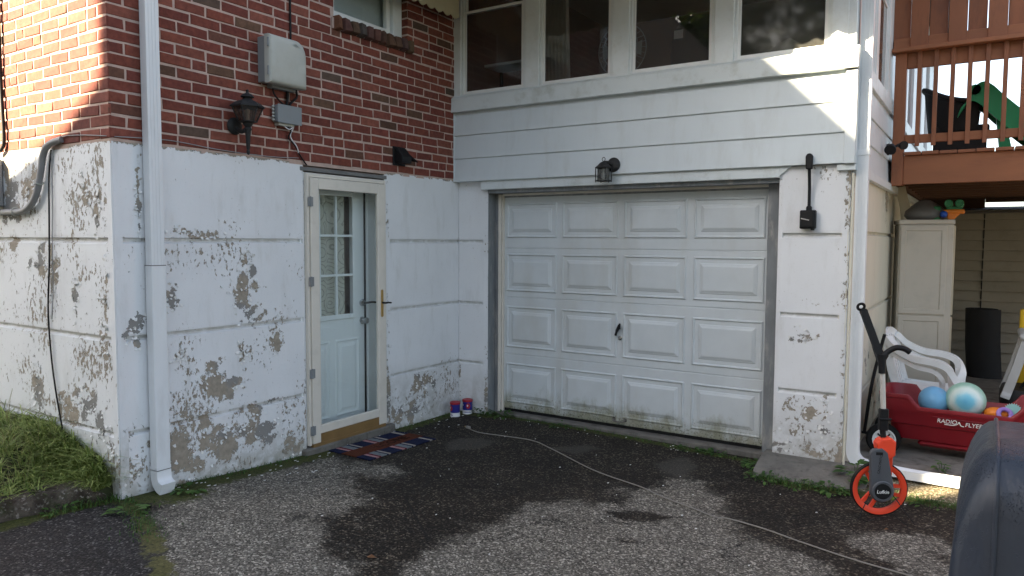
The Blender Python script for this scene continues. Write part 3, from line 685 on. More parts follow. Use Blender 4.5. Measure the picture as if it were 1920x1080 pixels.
# window in the brick wall
win = MB().box(-0.142, -0.060, WY0+.004, WY0+.05, WZ0, WZ1).box(-0.142, -0.060, WY1-.115, WY1-.004, WZ0, WZ1).box(-0.142, -0.060, WY0+.05, WY1-.115, WZ1-.06, WZ1).box(-0.142, -0.050, WY0+.05, WY1-.115, WZ0, WZ0+.045).build('window', 'white_trim', house, bevel=.003)
MB().box(-0.132, -0.092, WY0+.055, WY0+.095, WZ0+.05, WZ1-.065).box(-0.132, -0.092, WY1-.165, WY1-.12, WZ0+.05, WZ1-.065).box(-0.132, -0.092, WY0+.095, WY1-.165, WZ0+.05, WZ0+.09).build('sash', 'vinyl_white', win, bevel=.002)
MB().box(-0.117, -0.113, WY0+.095, WY1-.165, WZ0+.09, WZ1-.07).build('pane', 'glass_clear', win)
MB().box(-0.192, -0.172, WY0+.02, WY1-.02, WZ0-.05, WZ1+.05).build('shade', 'window_shade', win)
# corrugated awning over that window
aw = MB(); n = 30; a0y, a1y = -2.0, -.15
top_, bot_ = [], []
for k in range(n*8+1):
    y = a0y + (a1y-a0y)*k/(n*8)
    bot_.append(y)
rows = []
for j, (x, zz) in enumerate(((.015, 4.40), (.06, 4.22), (.105, 4.04), (.13, 3.86), (.145, 3.70))):
    rows.append([(x + (.012 if j % 2 else 0), y, zz) for y in bot_])
rows.append([(.15, y, 3.655 - .028*abs(math.sin((y-a0y)*math.pi/.115))) for y in bot_])
rows2 = [[(p[0]-.006, p[1], p[2]) for p in r] for r in rows]
aw.loft(rows, False, False); aw.loft(rows2, False, False)
awn = aw.build('awning', 'awning_yellow', house)
for j in range(4): MB().tube([(.03+j*.043, a0y, 4.36-j*.18), (.03+j*.043, a1y, 4.36-j*.18)], .012, 6).build('awning_slat', 'awning_yellow', awn)
# lead flashing over the door
MB().box(-.05, .003, -1.91, -.975, 2.128, 2.158).build('flashing', 'lead_flashing', house, bevel=.003)
# reveal of the doorway
MB().box(-.30, -.01, -1.915, -1.87, -.05, 2.12).box(-.30, -.01, -1.0, -.945, -.05, 2.12).box(-.30, -.01, -1.87, -1.0, 2.06, 2.118).build('door_jamb', 'entry_blue', house)
MB().box(-.3, .05, -1.93, -.93, -.2, .03).build('doorstep', 'footing_concrete', house, bevel=.01)
# storm door
DY0, DY1, DZ0, DZ1 = -1.868, -1.012, .045, 2.112
sdo = MB().box(-.01, .022, DY0, DY0+.022, DZ0, DZ1).box(-.01, .022, DY1-.022, DY1, DZ0, DZ1).box(-.01, .022, DY0+.022, DY1-.022, DZ1-.028, DZ1).build('storm_door', 'storm_cream', house, bevel=.002)
a, b = DY0+.026, DY1-.026
MB().box(.0, .034, a, a+.078, DZ0+.01, DZ1-.032).box(.0, .034, b-.078, b, DZ0+.01, DZ1-.032).box(.0, .0335, a+.078, b-.078, DZ1-.115, DZ1-.032).box(.0, .0335, a+.078, b-.078, DZ0+.078, DZ0+.145).build('stile_frame', 'storm_cream', sdo, bevel=.004)
MB().box(.002, .031, a+.0785, b-.0785, DZ0-.01, DZ0+.077).box(.0, .036, a, b, DZ0-.018, DZ0+.009).build('kick_strip', 'bronze_kick', sdo, bevel=.002)
for (p, q, r_, s_) in ((a+.078, a+.084, DZ0+.145, DZ1-.115), (b-.084, b-.078, DZ0+.145, DZ1-.115)):
    MB().box(.012, .030, p, q, r_, s_).build('glazing_bead', 'storm_cream', sdo)
MB().box(.012, .016, a+.078, b-.078, DZ0+.145, DZ1-.115).build('glass_pane', 'glass_clear', sdo)
for zz in (1.90, 1.30, .60, .16):
    MB().lathe([(.007,0),(.007,.075)], (.036, DY0+.024, zz-.037), (0,0,1), 10).box(.03, .035, DY0+.004, DY0+.05, zz-.035, zz+.035).build('hinge', 'jamb_blue', sdo)
hy = b-.04
hp = MB().prism([(math.cos(t)*.014, (.10 if math.sin(t) > 0 else -.10)+math.sin(t)*.016) for t in np.linspace(0, 2*math.pi, 20, endpoint=False)], lambda p, q, t: (t, hy+p, 1.085+q), .034, .040).build('handle_plate', 'brass', sdo, bevel=.0015)
MB().tube(catmull([(.04, hy, 1.09), (.075, hy, 1.09), (.085, hy+.02, 1.092), (.082, hy+.06, 1.088)]), [.008]*13+[.007]*6, 10).build('lever', 'black_metal', sdo, smooth=60)
MB().tube(catmull([(.0, hy, 1.09), (-.04, hy, 1.09), (-.05, hy-.03, 1.092), (-.05, hy-.115, 1.09)]), .009, 10).build('inner_lever', 'black_metal', sdo, smooth=60)
# the entry door behind the glass
EX = -.15
ed = thing_none = MB()
ey0, ey1 = -1.86, -1.10
LY0, LY1, LZ0, LZ1 = -1.79, -1.225, .99, 1.985
ed.box(EX-.045, EX, ey0, LY0, .06, 2.04).box(EX-.045, EX, LY1, ey1, .06, 2.04).box(EX-.045, EX, LY0, LY1, .06, LZ0).box(EX-.045, EX, LY0, LY1, LZ1, 2.04)
ent = ed.build('entry_door', 'entry_blue', house, bevel=.002)
fr = MB().box(EX, EX+.014, LY0-.025, LY0+.015, LZ0-.025, LZ1+.025).box(EX, EX+.014, LY1-.015, LY1+.025, LZ0-.025, LZ1+.025).box(EX, EX+.014, LY0+.015, LY1-.015, LZ1-.015, LZ1+.025).box(EX, EX+.014, LY0+.015, LY1-.015, LZ0-.025, LZ0+.015)
fr.build('lite_frame', 'entry_blue', ent, bevel=.004)
cw, chh = (LY1-LY0-.03)/3, (LZ1-LZ0-.03)/3
for k in (1, 2):
    y = LY0+.015+cw*k; MB().box(EX-.012, EX+.010, y-.010, y+.010, LZ0+.015, LZ1-.015).build('muntin', 'entry_blue', ent, bevel=.003)
    zz = LZ0+.015+chh*k; MB().box(EX-.011, EX+.0095, LY0+.015, LY1-.015, zz-.010, zz+.010).build('muntin', 'entry_blue', ent, bevel=.003)
for r_ in range(3):
    for c_ in range(3):
        MB().box(EX-.022, EX-.018, LY0+.015+cw*c_+.004, LY0+.015+cw*(c_+1)-.004, LZ0+.015+chh*r_+.004, LZ0+.015+chh*(r_+1)-.004).build('pane', 'glass_clear', ent)
for (p0, p1) in ((-1.80, -1.50), (-1.44, -1.16)):
    for (q0, q1) in ((.16, .80),):
        rr = MB()
        for (i0, d0), (i1, d1) in (((0, 0), (.014, .006)), ((.014, .006), (.03, -.001)), ((.045, .0), (.065, .006))):
            A = [(EX+d0, p0+i0, q0+i0), (EX+d0, p1-i0, q0+i0), (EX+d0, p1-i0, q1-i0), (EX+d0, p0+i0, q1-i0)]
            B = [(EX+d1, p0+i1, q0+i1), (EX+d1, p1-i1, q0+i1), (EX+d1, p1-i1, q1-i1), (EX+d1, p0+i1, q1-i1)]
            rr.loft([A, B], True, False)
        rr.add([(EX+.006, p0+.065, q0+.065), (EX+.006, p1-.065, q0+.065), (EX+.006, p1-.065, q1-.065), (EX+.006, p0+.065, q1-.065)], [(0,1,2,3)])
        rr.build('raised_panel', 'entry_blue', ent)
for zz, rad, nm in ((1.085, .026, 'deadbolt'), (.935, .029, 'door_knob')):
    prof = [(.03, 0), (.03, .006), (.013, .01), (.011, .03), (rad*.8, .036), (rad, .05), (rad*.85, .062), (.004, .066)] if nm == 'door_knob' else [(.03, 0), (.031, .008), (.024, .022), (.004, .024)]
    MB().lathe(prof, (EX, -1.128, zz), (1,0,0), 20).build(nm, 'chrome', ent, smooth=40)
MB().box(EX-.002, EX+.012, -1.098, -1.090, .06, 2.05).build('weather_strip', 'black_rubber', ent)
MB().box(EX-.05, EX+.035, -1.089, -1.001, .03, 2.06).build('door_frame', 'entry_blue', house, bevel=.002)
# patterned curtain behind the lite
m_, nt_, b_ = newmat('ring_curtain'); MATS['ring_curtain'] = m_
vo_ = nd(nt_, 'ShaderNodeTexVoronoi', {'Vector': coord(nt_, (0, 1, 1)), 'Scale': 5.5, 'Randomness': .6}).outputs['Distance']
rg = mth(nt_, 'PINGPONG', vo_, .085)
c_ = mixc(nt_, mth(nt_, 'MULTIPLY', sstep(nt_, rg, .062, .074), .7), (.56,.52,.44), (.22,.20,.17))
set_in(nt_, b_, 'Base Color', c_); b_.inputs['Roughness'].default_value = .9
cv = MB(); rows = []
for zz in (LZ0-.1, LZ1+.04): rows.append([(EX-.055 + .012*math.sin(k*.55), LY0-.05+k*(LY1-LY0+.1-.11)/60, zz) for k in range(61)])
cv.loft(rows, False, False).build('curtain', 'ring_curtain', ent, smooth=180)
MB().box(-.9, -.3, -2.0, -.9, 0., 2.2).build('hallway', 'room_dark', house)
# downspout at the near corner
ds = MB(); Ys = -3.082
prof = [(-.042,0),(.042,0),(.042,.062),(-.042,.062)]
ds.box(.012, .076, Ys-.042, Ys+.042, .26, 5.1)
for k in (-.021, 0, .021): ds.box(.0765, .0785, Ys+k-.004, Ys+k+.004, .27, 5.1)
dsp = ds.build('downspout', 'aluminium_white', house, bevel=.004)
MB().box(.009, .0795, Ys-.046, Ys+.046, .20, 1.46).build('lower_sleeve', 'aluminium_white', dsp, bevel=.004)
el = MB()
path = [(.045, Ys, .22), (.045, Ys, .17), (.052, Ys-.0, .13), (.075, Ys, .10), (.115, Ys, .085)]
el.sweep(catmull(path, 4), .094, .07, (1, 0, .3))
el.build('elbow', 'aluminium_white', dsp, smooth=30)
for zz in (1.455, .195): MB().box(.008, .081, Ys-.047, Ys+.047, zz-.002, zz+.003).build('joint', 'lead_flashing', dsp)
# ------------------------------------------------------------------ garage wing with the glazed porch above
wing = thing('garage_wing', 'white sided porch wing over a garage with a panelled door', 'house wing', (1.75, 1.0, 0))
SX = 3.47; WL = 8.2
GP = (.515, 1.082, 1.668)
# left margin, right pier, side wall
concrete_face('pier', wing, (0.0, .03, 0), (1,0,0), (0,-1,0), .345, -.15, 2.19, GR, (.0, .05), [(.33,.2,.03,.2,.6),(.02,.3,.03,.3,.5)], lambda u, v: np.clip(.18+.3*np.exp(-(v/.4)**2)+.3*(u > .31), 0, 1),
   grime=lambda u, v: np.clip(.8-v/.5, 0, 1)*.5, seed=11., depth=.16)
concrete_face('pier', wing, (2.985, 0, 0), (1,0,0), (0,-1,0), SX-2.985, -.1, 2.165, GP, (.03, .06),
   [(.20,.93,.09,.06,.75),(.25,.36,.15,.08,.75),(.37,.42,.06,.07,.6),(.13,.45,.06,.05,.5),(.36,.24,.05,.05,.72),(.15,.2,.06,.05,.6),(.05,.1,.07,.1,.6),(.3,.08,.2,.07,.5)],
   lambda u, v: np.clip(.28+.35*np.exp(-(v/.5)**2)+.30*(u > .44)+.2*(v > 1.7), 0, 1), grime=lambda u, v: np.clip(1.0-v/.42, 0, 1)*.6, seed=13., depth=.17)
concrete_face('side_wall', wing, (SX, .004, 0), (0,1,0), (1,0,0), WL, -.12, 2.165, (.40, 1.05, 1.69), (.05, .02),
   [(1.6,.25,.5,.15,.55),(1.2,.6,.3,.2,.35),(2.2,2.05,.25,.2,.6)], lambda u, v: np.clip(.16+.2*np.exp(-(v/.5)**2), 0, 1), mat='peeling_paint_cream',
   grime=lambda u, v: np.clip(np.clip(.75-v/.55, 0, 1)*.7 + .55*np.exp(-((u-2.3)/.5)**2-((v-2.1)/.25)**2), 0, 1), seed=17.)
# shell behind
MB().box(.0, .36, .2, .25, -.1, 2.3).box(2.93, SX-.05, .175, .25, -.1, 2.3).box(.0, SX-.055, WL-.1, WL, -.1, 5.0).box(.30, 3.0, .30, .34, -.1, 2.3).box(.0, SX-.05, .05, .17, 2.17, 2.5).build('backing', 'room_dark', wing)
# opening: jambs, stops, header
for bb in ((.345, .352, .035, .20), (.352, .425, .15, .20), (2.88, 2.984, .12, .172)):
    MB().box(*bb, -.1, 2.09).build('jamb_board', 'jamb_blue', wing, bevel=.003)
MB().box(.40, .425, .125, .15, -.02, 2.05).box(.425, .440, .15, .20, -.02, 2.05).build('door_stop', 'storm_cream', wing, bevel=.002)
MB().box(.352, 2.985, .02, .17, 2.055, 2.10).box(.43, 2.88, .17, .21, 2.02, 2.055).build('header_soffit', 'jamb_blue', wing)
MB().box(.44, 2.88, .14, .17, 2.035, 2.056).build('header_stop', 'storm_cream', wing, bevel=.002)
MB().box(.30, 2.99, -.022, .02, 2.088, 2.17).build('header_board', 'sill_paint', wing, bevel=.003)
MB().prism([(2.97,2.088),(3.07,2.168),(2.97,2.168)], lambda p, q, t: (p, t, q), -.018, .0).build('gusset', 'sill_paint', wing)
# lap siding: each course tilts out at its lower edge
def lap(x0, x1, z0, z1, name='siding_board'):
    return MB().prism([(-.048, z0), (-.048+.006, z0-.004), (-.028, z0-.004), (-.028, z1), (-.034, z1)], lambda p, q, t: (t, p, q), x0, x1).build(name, 'siding', wing, bevel=.0015)
lap(-.02, 3.425, 2.172, 2.392); lap(-.02, 3.425, 2.387, 2.607); lap(-.02, 3.425, 2.602, 2.822)
MB().box(-.02, SX-.03, -.028, .05, 2.17, 2.95).build('sheathing', 'siding', wing)
def lap_s(y0, y1, z0, z1):
    return MB().prism([(.048, z0), (.042, z0-.004), (.028, z0-.004), (.028, z1), (.034, z1)], lambda p, q, t: (SX-.03+p, t, q), y0, y1).build('siding_board', 'siding', wing, bevel=.0015)
for k in range(3): lap_s(.03, WL, 2.172+k*.215, 2.392+k*.215)
MB().box(SX-.08, SX-.004, .03, WL, 2.17, 2.95).build('sheathing', 'siding', wing)
MB().box(3.425, 3.50, -.058, -.01, 2.165, 2.815).box(3.478, 3.5005, -.0575, .028, 2.1655, 2.8145).build('corner_post', 'siding', wing, bevel=.003)
MB().box(-.024, .012, -.052, -.029, 2.165, 2.815).build('corner_post', 'siding', wing, bevel=.002)
MB().box(3.38, 3.50, -.03, .05, 2.12, 2.164).box(SX+.002, 3.515, .05, WL, 2.10, 2.168).build('drip_board', 'sill_paint', wing, bevel=.003)
# continuous sill
MB().prism([(-.085,2.815),(-.012,2.815),(-.012,2.975),(-.03,2.975),(-.085,2.945)], lambda p, q, t: (t, p, q), -.035, 3.505).build('sill_board', 'sill_paint', wing, bevel=.004)
MB().prism([(.06,2.815),(-.03,2.815),(-.03,2.975),(.0,2.975),(.06,2.945)], lambda p, q, t: (SX-.03+p, t, q), -.0845, WL).build('sill_board', 'sill_paint', wing, bevel=.004)
# posts and windows
WX = [(.085,.785),(.935,1.635),(1.785,2.485),(2.635,3.315)]
posts = [(-.03,.085),(.785,.935),(1.635,1.785),(2.485,2.635),(3.315,3.43)]
for (a, b) in posts:
    MB().box(a+.001, b-.001, -.042, .06, 2.95, 4.38).build('window_post', 'white_trim', wing, bevel=.004)
def porch_window(f, a, b):
    """f(u, n, z): u along the wall, n outwards"""
    def bx(mb, u0, u1, n0, n1, z0, z1):
        P = [f(u, n, z) for z in (z0, z1) for u, n in ((u0,n0),(u1,n0),(u1,n1),(u0,n1))]
        mb.add(P, [(0,3,2,1),(4,5,6,7),(0,1,5,4),(1,2,6,5),(2,3,7,6),(3,0,4,7)])
    z0, z1 = 2.962, 4.36
    mb = MB(); t = .022
    bx(mb, a, a+t, .0, .030, z0, z1); bx(mb, b-t, b, .0, .030, z0, z1); bx(mb, a+t, b-t, .0, .030, z0, z0+t); bx(mb, a+t, b-t, 0, .030, z1-t, z1)
    w_ = mb.build('window', 'white_trim', wing, bevel=.002)
    zm = 3.73
    mb = MB(); s_ = .024
    for (q0, q1, n0) in ((z0+t, zm+.012, .002), (zm-.012, z1-t, -.02)):
        n1 = n0 + .018
        bx(mb, a+t, a+t+s_, n0, n1, q0, q1); bx(mb, b-t-s_, b-t, n0, n1, q0, q1); bx(mb, a+t+s_, b-t-s_, n0, n1, q0, q0+s_); bx(mb, a+t+s_, b-t-s_, n0, n1, q1-s_, q1)
    mb.build('sash', 'vinyl_white', w_, bevel=.002)
    for (q0, q1, n0) in ((z0+t+s_, zm+.012-s_, .010), (zm-.012+s_, z1-t-s_, -.012)):
        mb = MB(); bx(mb, a+t+s_, b-t-s_, n0, n0+.003, q0, q1); mb.build('pane', 'glass_dusty' if a > 2.6 and b < 3.4 else 'glass_porch', w_)
for (a, b) in WX: porch_window(lambda u, n, z: (u, -n, z), a, b)
for (a, b) in ((.35,1.05),(1.18,1.88),(2.9,3.6),(3.75,4.45),(5.0,5.7),(6.3,7.0)):
    porch_window(lambda u, n, z: (SX-.03+n, u, z), a, b)
ys = [-.04,.35,1.05,1.18,1.88,2.9,3.6,3.75,4.45,5.0,5.7,6.3,7.0,WL]
for a, b in zip(ys[0::2], ys[1::2]):
    MB().box(SX-.09, SX+.012, a+.001, b-.001, 2.96, 4.38).build('window_post', 'white_trim', wing, bevel=.004)
# room behind the glass
MB().box(.0, SX-.1, .05, WL-.1, 2.44, 2.5).build('porch_floor', 'room_dark', wing)
MB().box(.0, SX, 3.2, 3.25, 2.5, 4.4).box(.002, .03, .06, 3.2, 2.5, 4.4).build('porch_wall', 'room_dark', wing)
MB().box(-.05, SX+.05, -.05, WL, 4.38, 4.55).build('ceiling', 'white_trim', wing)
MB().prism([(-.35,4.55),(SX+.35,4.55),(SX+.35,4.65),(-.35,5.1)], lambda p, q, t: (p, t, q), -.06, WL+.4).build('roof', 'roof_shingle', wing)
# scalloped metal awning along the front, above the picture
n = 240; xs_ = [.15 + k*(3.62-.15)/n for k in range(n+1)]
def scal(x): return .035*abs(math.sin(x*math.pi/.17))
r0 = [(x, -.05, 4.42) for x in xs_]; r1 = [(x, -1.18, 3.86) for x in xs_]; r2 = [(x, -1.20, 3.79 - scal(x)) for x in xs_]
ab = MB().loft([r0, r1, r2], False, False); ab.loft([[(p[0], p[1], p[2]-.01) for p in r] for r in (r0, r1, r2)], False, False)
ab.build('front_awning', 'awning_yellow', wing)
# garage door
GD = .18
gx0, gx1 = .44, 2.875
SEC = [(.012, .538), (.540, 1.082), (1.084, 1.545), (1.547, 2.05)]
gdo = MB().box(gx0, gx1, GD+.008, GD+.05, .012, 2.05).build('garage_door', 'garage_paint', wing)
PC = [(.468,1.003),(1.064,1.609),(1.670,2.223),(2.290,2.850)]
PZ = [(.075,.452),(.607,.995),(1.142,1.492),(1.645,1.962)]
for (a, b) in SEC:
    MB().prism([(GD+.008,a),(GD+.002,a),(GD,a+.004),(GD,b-.006),(GD+.005,b),(GD+.008,b)], lambda p, q, t: (t, p, q), gx0, gx1).build('door_section', 'garage_paint', gdo)
def rect(x0, x1, z0, z1, i, y): return [(x0+i, y, z0+i), (x1-i, y, z0+i), (x1-i, y, z1-i), (x0+i, y, z1-i)]
for (z0, z1) in PZ:
    for (x0, x1) in PC:
        mb = MB()
        prof = [(-.004, 0.), (.004, -.007), (.010, -.007), (.018, .0005), (.050, .0005), (.058, -.004), (.062, -.004), (.078, -.009), (.085, -.0095)]
        prof = [(i, GD + d*1.5 - .0006) for i, d in prof]
        mb.loft([rect(x0, x1, z0, z1, i, d) for i, d in prof], True, False)
        k = len(mb.v); mb.f.append((k-4, k-3, k-2, k-1))
        mb.build('raised_panel', 'garage_paint', gdo)
hx = 1.636
MB().lathe([(.012,0),(.012,.012),(.008,.03)], (hx, GD, .862), (0,-1,0), 14).tube(catmull([(hx-.022, GD-.03, .80), (hx-.008, GD-.034, .84), (hx+.012, GD-.034, .885), (hx+.018, GD-.03, .905)]), [.011]*6+[.014]*8+[.008]*5, 8).build('turn_handle', 'black_metal', gdo, smooth=50)
MB().lathe([(.021,0),(.020,.007),(.012,.009),(.011,.006),(.002,.006)], (hx+.008, GD, .776), (0,-1,0), 18).build('lock', 'chrome', gdo, smooth=40)
lf = MB().sweep(catmull([(1.60, GD-.004, .062), (1.602, GD-.03, .05), (1.65, GD-.034, .045), (1.70, GD-.03, .05), (1.702, GD-.004, .062)], 4), .014, .008, (0, 0, 1))
lf.box(1.585, 1.612, GD-.006, GD-.001, .045, .09).box(1.692, 1.717, GD-.006, GD-.001, .045, .09)
lf.build('lift_handle', 'footing_concrete', gdo)
MB().box(gx0+.005, gx1-.005, GD-.004, GD+.03, -.012, .0115).build('bottom_seal', 'black_rubber', gdo)
MB().box(.40, 2.99, .08, .32, -.16, -.015).build('garage_sill', 'footing_concrete', wing, bevel=.01)
# eroded footing under the right pier
rings = []
for k in range(26):
    x = 2.93 + k*(3.66-2.93)/25; e = mnoise.noise(Vector((x*6, 1, 3)))*.02; f_ = mnoise.noise(Vector((x*11, 4, 3)))*.012
    s_ = max(0, (x-3.5)/.16)
    rings.append([(x, .06, -.15), (x, -.36+e+s_*.1, -.15), (x, -.355+e+s_*.1, -.075+f_), (x, -.30+e+s_*.1, -.03+f_), (x, -.18, .005+f_*.8), (x, -.03, .028), (x, .06, .03)])
MB().loft(rings).build('footing', 'footing_concrete', wing, smooth=60)
# downspout at the outer corner
dx, dy = 3.535, .065
d2 = MB().box(dx-.040, dx+.040, dy-.03, dy+.033, .16, 4.6)
for k in (-.02, 0, .02): d2.box(dx+k-.004, dx+k+.004, dy-.0325, dy-.0305, .17, 4.6)
d2o = d2.build('downspout', 'aluminium_white', wing, bevel=.004)
MB().box(dx-.046, dx+.046, dy-.036, dy+.036, 2.225, 2.262).build('strap', 'aluminium_white', d2o, bevel=.002)
eb = MB().sweep(catmull([(dx, dy, .19), (dx, dy, .12), (dx+.01, dy-.002, .075), (dx+.045, dy-.004, .035), (dx+.09, dy-.005, .02)], 4), .066, .082, (1, 0, .4))
eb.build('elbow', 'aluminium_white', d2o, smooth=30)
MB().tube([(3.489, -.028, -.02), (3.489, -.028, 2.10)], .008, 6).build('corner_bead', 'peeling_paint_cream', wing)
# ------------------------------------------------------------------ things seen through the porch windows
fan = thing('pedestal_fan', 'round pedestal fan standing behind the porch window glass', 'fan', (1.5, .45, 2.5))
fc_ = Vector((1.50, .45, 3.31))
cg = MB()
for rad, dd in ((.23, 0), (.17, -.035), (.10, -.05), (.04, -.055)): cg.torus(fc_+Vector((0, dd, 0)), (0,1,0), rad, .004, 32, 5)
for k in range(28):
    t = k*2*math.pi/28; d = Vector((math.cos(t), 0, math.sin(t)))
    cg.tube([fc_+d*.23, fc_+d*.17+Vector((0,-.035,0)), fc_+d*.04+Vector((0,-.055,0))], .0025, 4)
cg.build('cage', 'toy_grey', fan)
bl = MB()
for k in range(4):
    t = k*math.pi/2
    bl.add([fc_+Vector((math.cos(t+q)*r_, .012*s_, math.sin(t+q)*r_)) for r_, q, s_ in ((.03,-.3,-1),(.2,-.35,-1),(.2,.35,1),(.03,.3,1))], [(0,1,2,3)])
bl.build('blade', 'toy_grey', fan)
MB().lathe([(.05,0),(.06,.05),(.04,.12)], fc_+Vector((0,.01,0)), (0,1,0), 16).build('motor', 'toy_grey', fan, smooth=40)
MB().tube([(1.5,.52,2.52),(1.5,.52,3.3)], .014, 8).lathe([(.2,0),(.19,.02),(.03,.04)], (1.5,.52,2.5), (0,0,1), 20).build('stand', 'toy_grey', fan, smooth=40)
oc = thing('office_chair', 'dark high backed chair with a white paper seen through the third porch window', 'chair', (2.15, .6, 2.5))
rows = []
for z_, wd, yy in ((3.0,.23,.66),(3.1,.25,.62),(3.25,.25,.60),(3.4,.23,.60),(3.5,.20,.62),(3.55,.14,.64)):
    rows.append([(2.15-.02+wd*math.cos(t), yy+.055*math.sin(t)+.04*abs(math.cos(t)), z_) for t in np.linspace(0, 2*math.pi, 16, endpoint=False)])
MB().loft(rows).build('backrest', 'black_plastic', oc, smooth=60)
MB().box(1.9, 2.4, .45, .95, 2.92, 3.0).build('seat', 'black_plastic', oc, bevel=.03, seg=2)
MB().tube([(2.15,.7,2.56),(2.15,.7,2.93)], .03, 8).build('column', 'black_metal', oc)
for k in range(5):
    t = k*2*math.pi/5; MB().sweep([(2.15,.7,2.57),(2.15+.3*math.cos(t),.7+.3*math.sin(t),2.53)], .04, .03).build('leg', 'black_metal', oc)
MB().box(1.95, 2.03, .528, .532, 3.36, 3.43).build('paper', 'letter_white', oc)
cu2 = MB(); rows = []
for z_ in (2.6, 4.3): rows.append([(.80 + .27*k/50 - (.06 if z_ > 4 else 0), .30+.025*math.sin(k*.9), z_) for k in range(51)])
tag(cu2.loft(rows, False, False).build('curtain', 'curtain_cloth', smooth=180), 'pale curtain hanging inside the second porch window', 'curtain')
bx_ = MB().prism([(2.72,3.0),(3.2,3.0),(3.16,3.10),(3.1,3.06),(3.0,3.13),(2.9,3.08),(2.82,3.05)], lambda p, q, t: (p, t, q), .10, .35).build('folded_blanket', 'curtain_cloth', bevel=.02, seg=2)
tag(bx_, 'crumpled cloth lying on the ledge inside the right porch window', 'cloth')
tb = thing('reflection_streak', 'shelf of reflection, built as a slab inside the left porch window', 'streak', (.45, .4, 2.5))  # white bar added in place of a reflection on the glass
MB().box(.10, .80, .32, .6, 3.30, 3.325).build('streak_slab', 'white_trim', tb)
for xx in (.12, .78): MB().box(xx-.015, xx+.015, .58, .6, 2.5, 3.3).build('leg', 'black_metal', tb)
# ------------------------------------------------------------------ wooden deck
deck = thing('wooden_deck', 'raised reddish brown timber deck with baluster railing and privacy screen', 'deck', (5.9, 4.0, -.05))
DYF = 2.1; XE = 8.3
MB().box(3.51, 3.606, DYF, DYF+.09, 2.148, 3.362).build('post', 'deck_stain', deck, bevel=.004)
for x in (5.9, 8.2):
    MB().box(x, x+.095, DYF+.002, DYF+.092, -.1, 3.362).build('post', 'deck_stain', deck, bevel=.004)
MB().box(3.608, XE, DYF+.02, DYF+.06, 2.158, 2.421).build('rim_beam', 'deck_stain_long', deck, bevel=.003)
x = 3.612
while x < XE:
    MB().box(x, x+.136, DYF-.012+random.uniform(-.008,.006), 6.3, 2.423, 2.452+random.uniform(-.002,.002)).build('deck_plank', 'deck_stain', deck, bevel=.003); x += .142
y = DYF+.5
while y < 6.3:
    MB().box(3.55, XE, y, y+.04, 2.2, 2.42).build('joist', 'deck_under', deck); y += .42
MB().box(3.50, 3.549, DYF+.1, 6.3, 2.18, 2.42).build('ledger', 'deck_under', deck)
MB().box(3.485, XE, DYF-.065, DYF+.10, 3.3635, 3.399).build('rail_cap', 'deck_stain_long', deck, bevel=.004)
MB().box(3.607, XE, DYF+.036, DYF+.074, 3.223, 3.362).build('top_rail', 'deck_stain_long', deck, bevel=.003)
MB().box(3.607, XE, DYF+.036, DYF+.074, 2.537, 2.614).build('bottom_rail', 'deck_stain_long', deck, bevel=.003)
bal = MB().prism([(0,2.50),(.035,2.515),(.035,3.3625),(0,3.3625)], lambda p, q, t: (t, p, q), 0, .036)
b0 = None; x = 3.693
while x < XE:
    if b0 is None: b0 = bal.build('baluster', 'deck_stain', deck, bevel=.002); b0.location.x = x
    else:
        o = b0.copy(); COL.objects.link(o); o.location.x = x
    o = b0 if x == 3.693 else o
    o.location.y = DYF; x += .1315
# privacy screen: boards alternate in front of and behind the cross rail
MB().box(3.49, XE, DYF+.022, DYF+.060, 3.402, 3.50).build('screen_rail', 'deck_stain_long', deck, bevel=.003)
MB().box(3.49, XE, DYF+.022, DYF+.060, 4.55, 4.65).build('screen_rail', 'deck_stain_long', deck, bevel=.003)
x = 3.628; k = 0
while x < XE-.15:
    MB().box(x, x+.144, DYF+.001, DYF+.021, 3.402, 4.75+random.uniform(-.01,.01)).build('screen_board', 'deck_stain', deck, bevel=.003)
    MB().box(x-.152, x-.008, DYF+.061, DYF+.081, 3.415, 4.75).build('screen_board', 'deck_stain', deck, bevel=.003)
    x += .2985
# ------------------------------------------------------------------ things on the deck
wc = thing('wicker_chair', 'black wicker armchair behind the deck balusters', 'chair', (4.0, 3.0, 2.455))
def shell(r, x, y, z0):
    rows = []
    for i in range(7):
        f = i/6; row_ = []
        for k in range(25):
            t = -math.pi*.62 + k*math.pi*1.24/24
            hgt = .50 + .19*max(0, math.cos(t*.9))**2.0
            rr = r + .05*f
            row_.append((x - rr*math.cos(t)*1.0, y + rr*math.sin(t), z0 + .25 + (hgt-.25+.02)*f))
        rows.append(row_)
    return rows
rows = shell(.31, 4.05, 3.05, 2.455)
mb = MB().loft(rows, False, False); mb.loft([[(p[0]+.02*(1 if p[0] < 4.03 else -1), p[1]*.98+.061, p[2]-.005) for p in r] for r in rows], False, False)
mb.build('backrest', 'wicker', wc, smooth=60)
MB().tube(rows[-1], .025, 8).build('rolled_rim', 'wicker', wc, smooth=60)
MB().box(3.80, 4.27, 2.80, 3.28, 2.68, 2.76).build('seat', 'wicker', wc, bevel=.02, seg=2)
MB().box(3.80, 4.25, 2.80, 3.28, 2.50, 2.68).build('skirt', 'wicker', wc, bevel=.01)
for xx, yy in ((3.82,2.82),(4.23,2.82),(3.82,3.26),(4.23,3.26)): MB().tube([(xx,yy,2.455),(xx,yy,2.52)], .02, 8).build('leg', 'wicker', wc)
sl_ = thing('toy_slide', 'green plastic toy slide behind the deck balusters', 'slide', (4.45, 2.85, 2.455))
pth = catmull([(4.10,0,2.98),(4.13,0,3.08),(4.20,0,3.13),(4.28,0,3.09),(4.38,0,2.98),(4.52,0,2.84),(4.70,0,2.68),(4.92,0,2.56),(5.15,0,2.53)], 6)
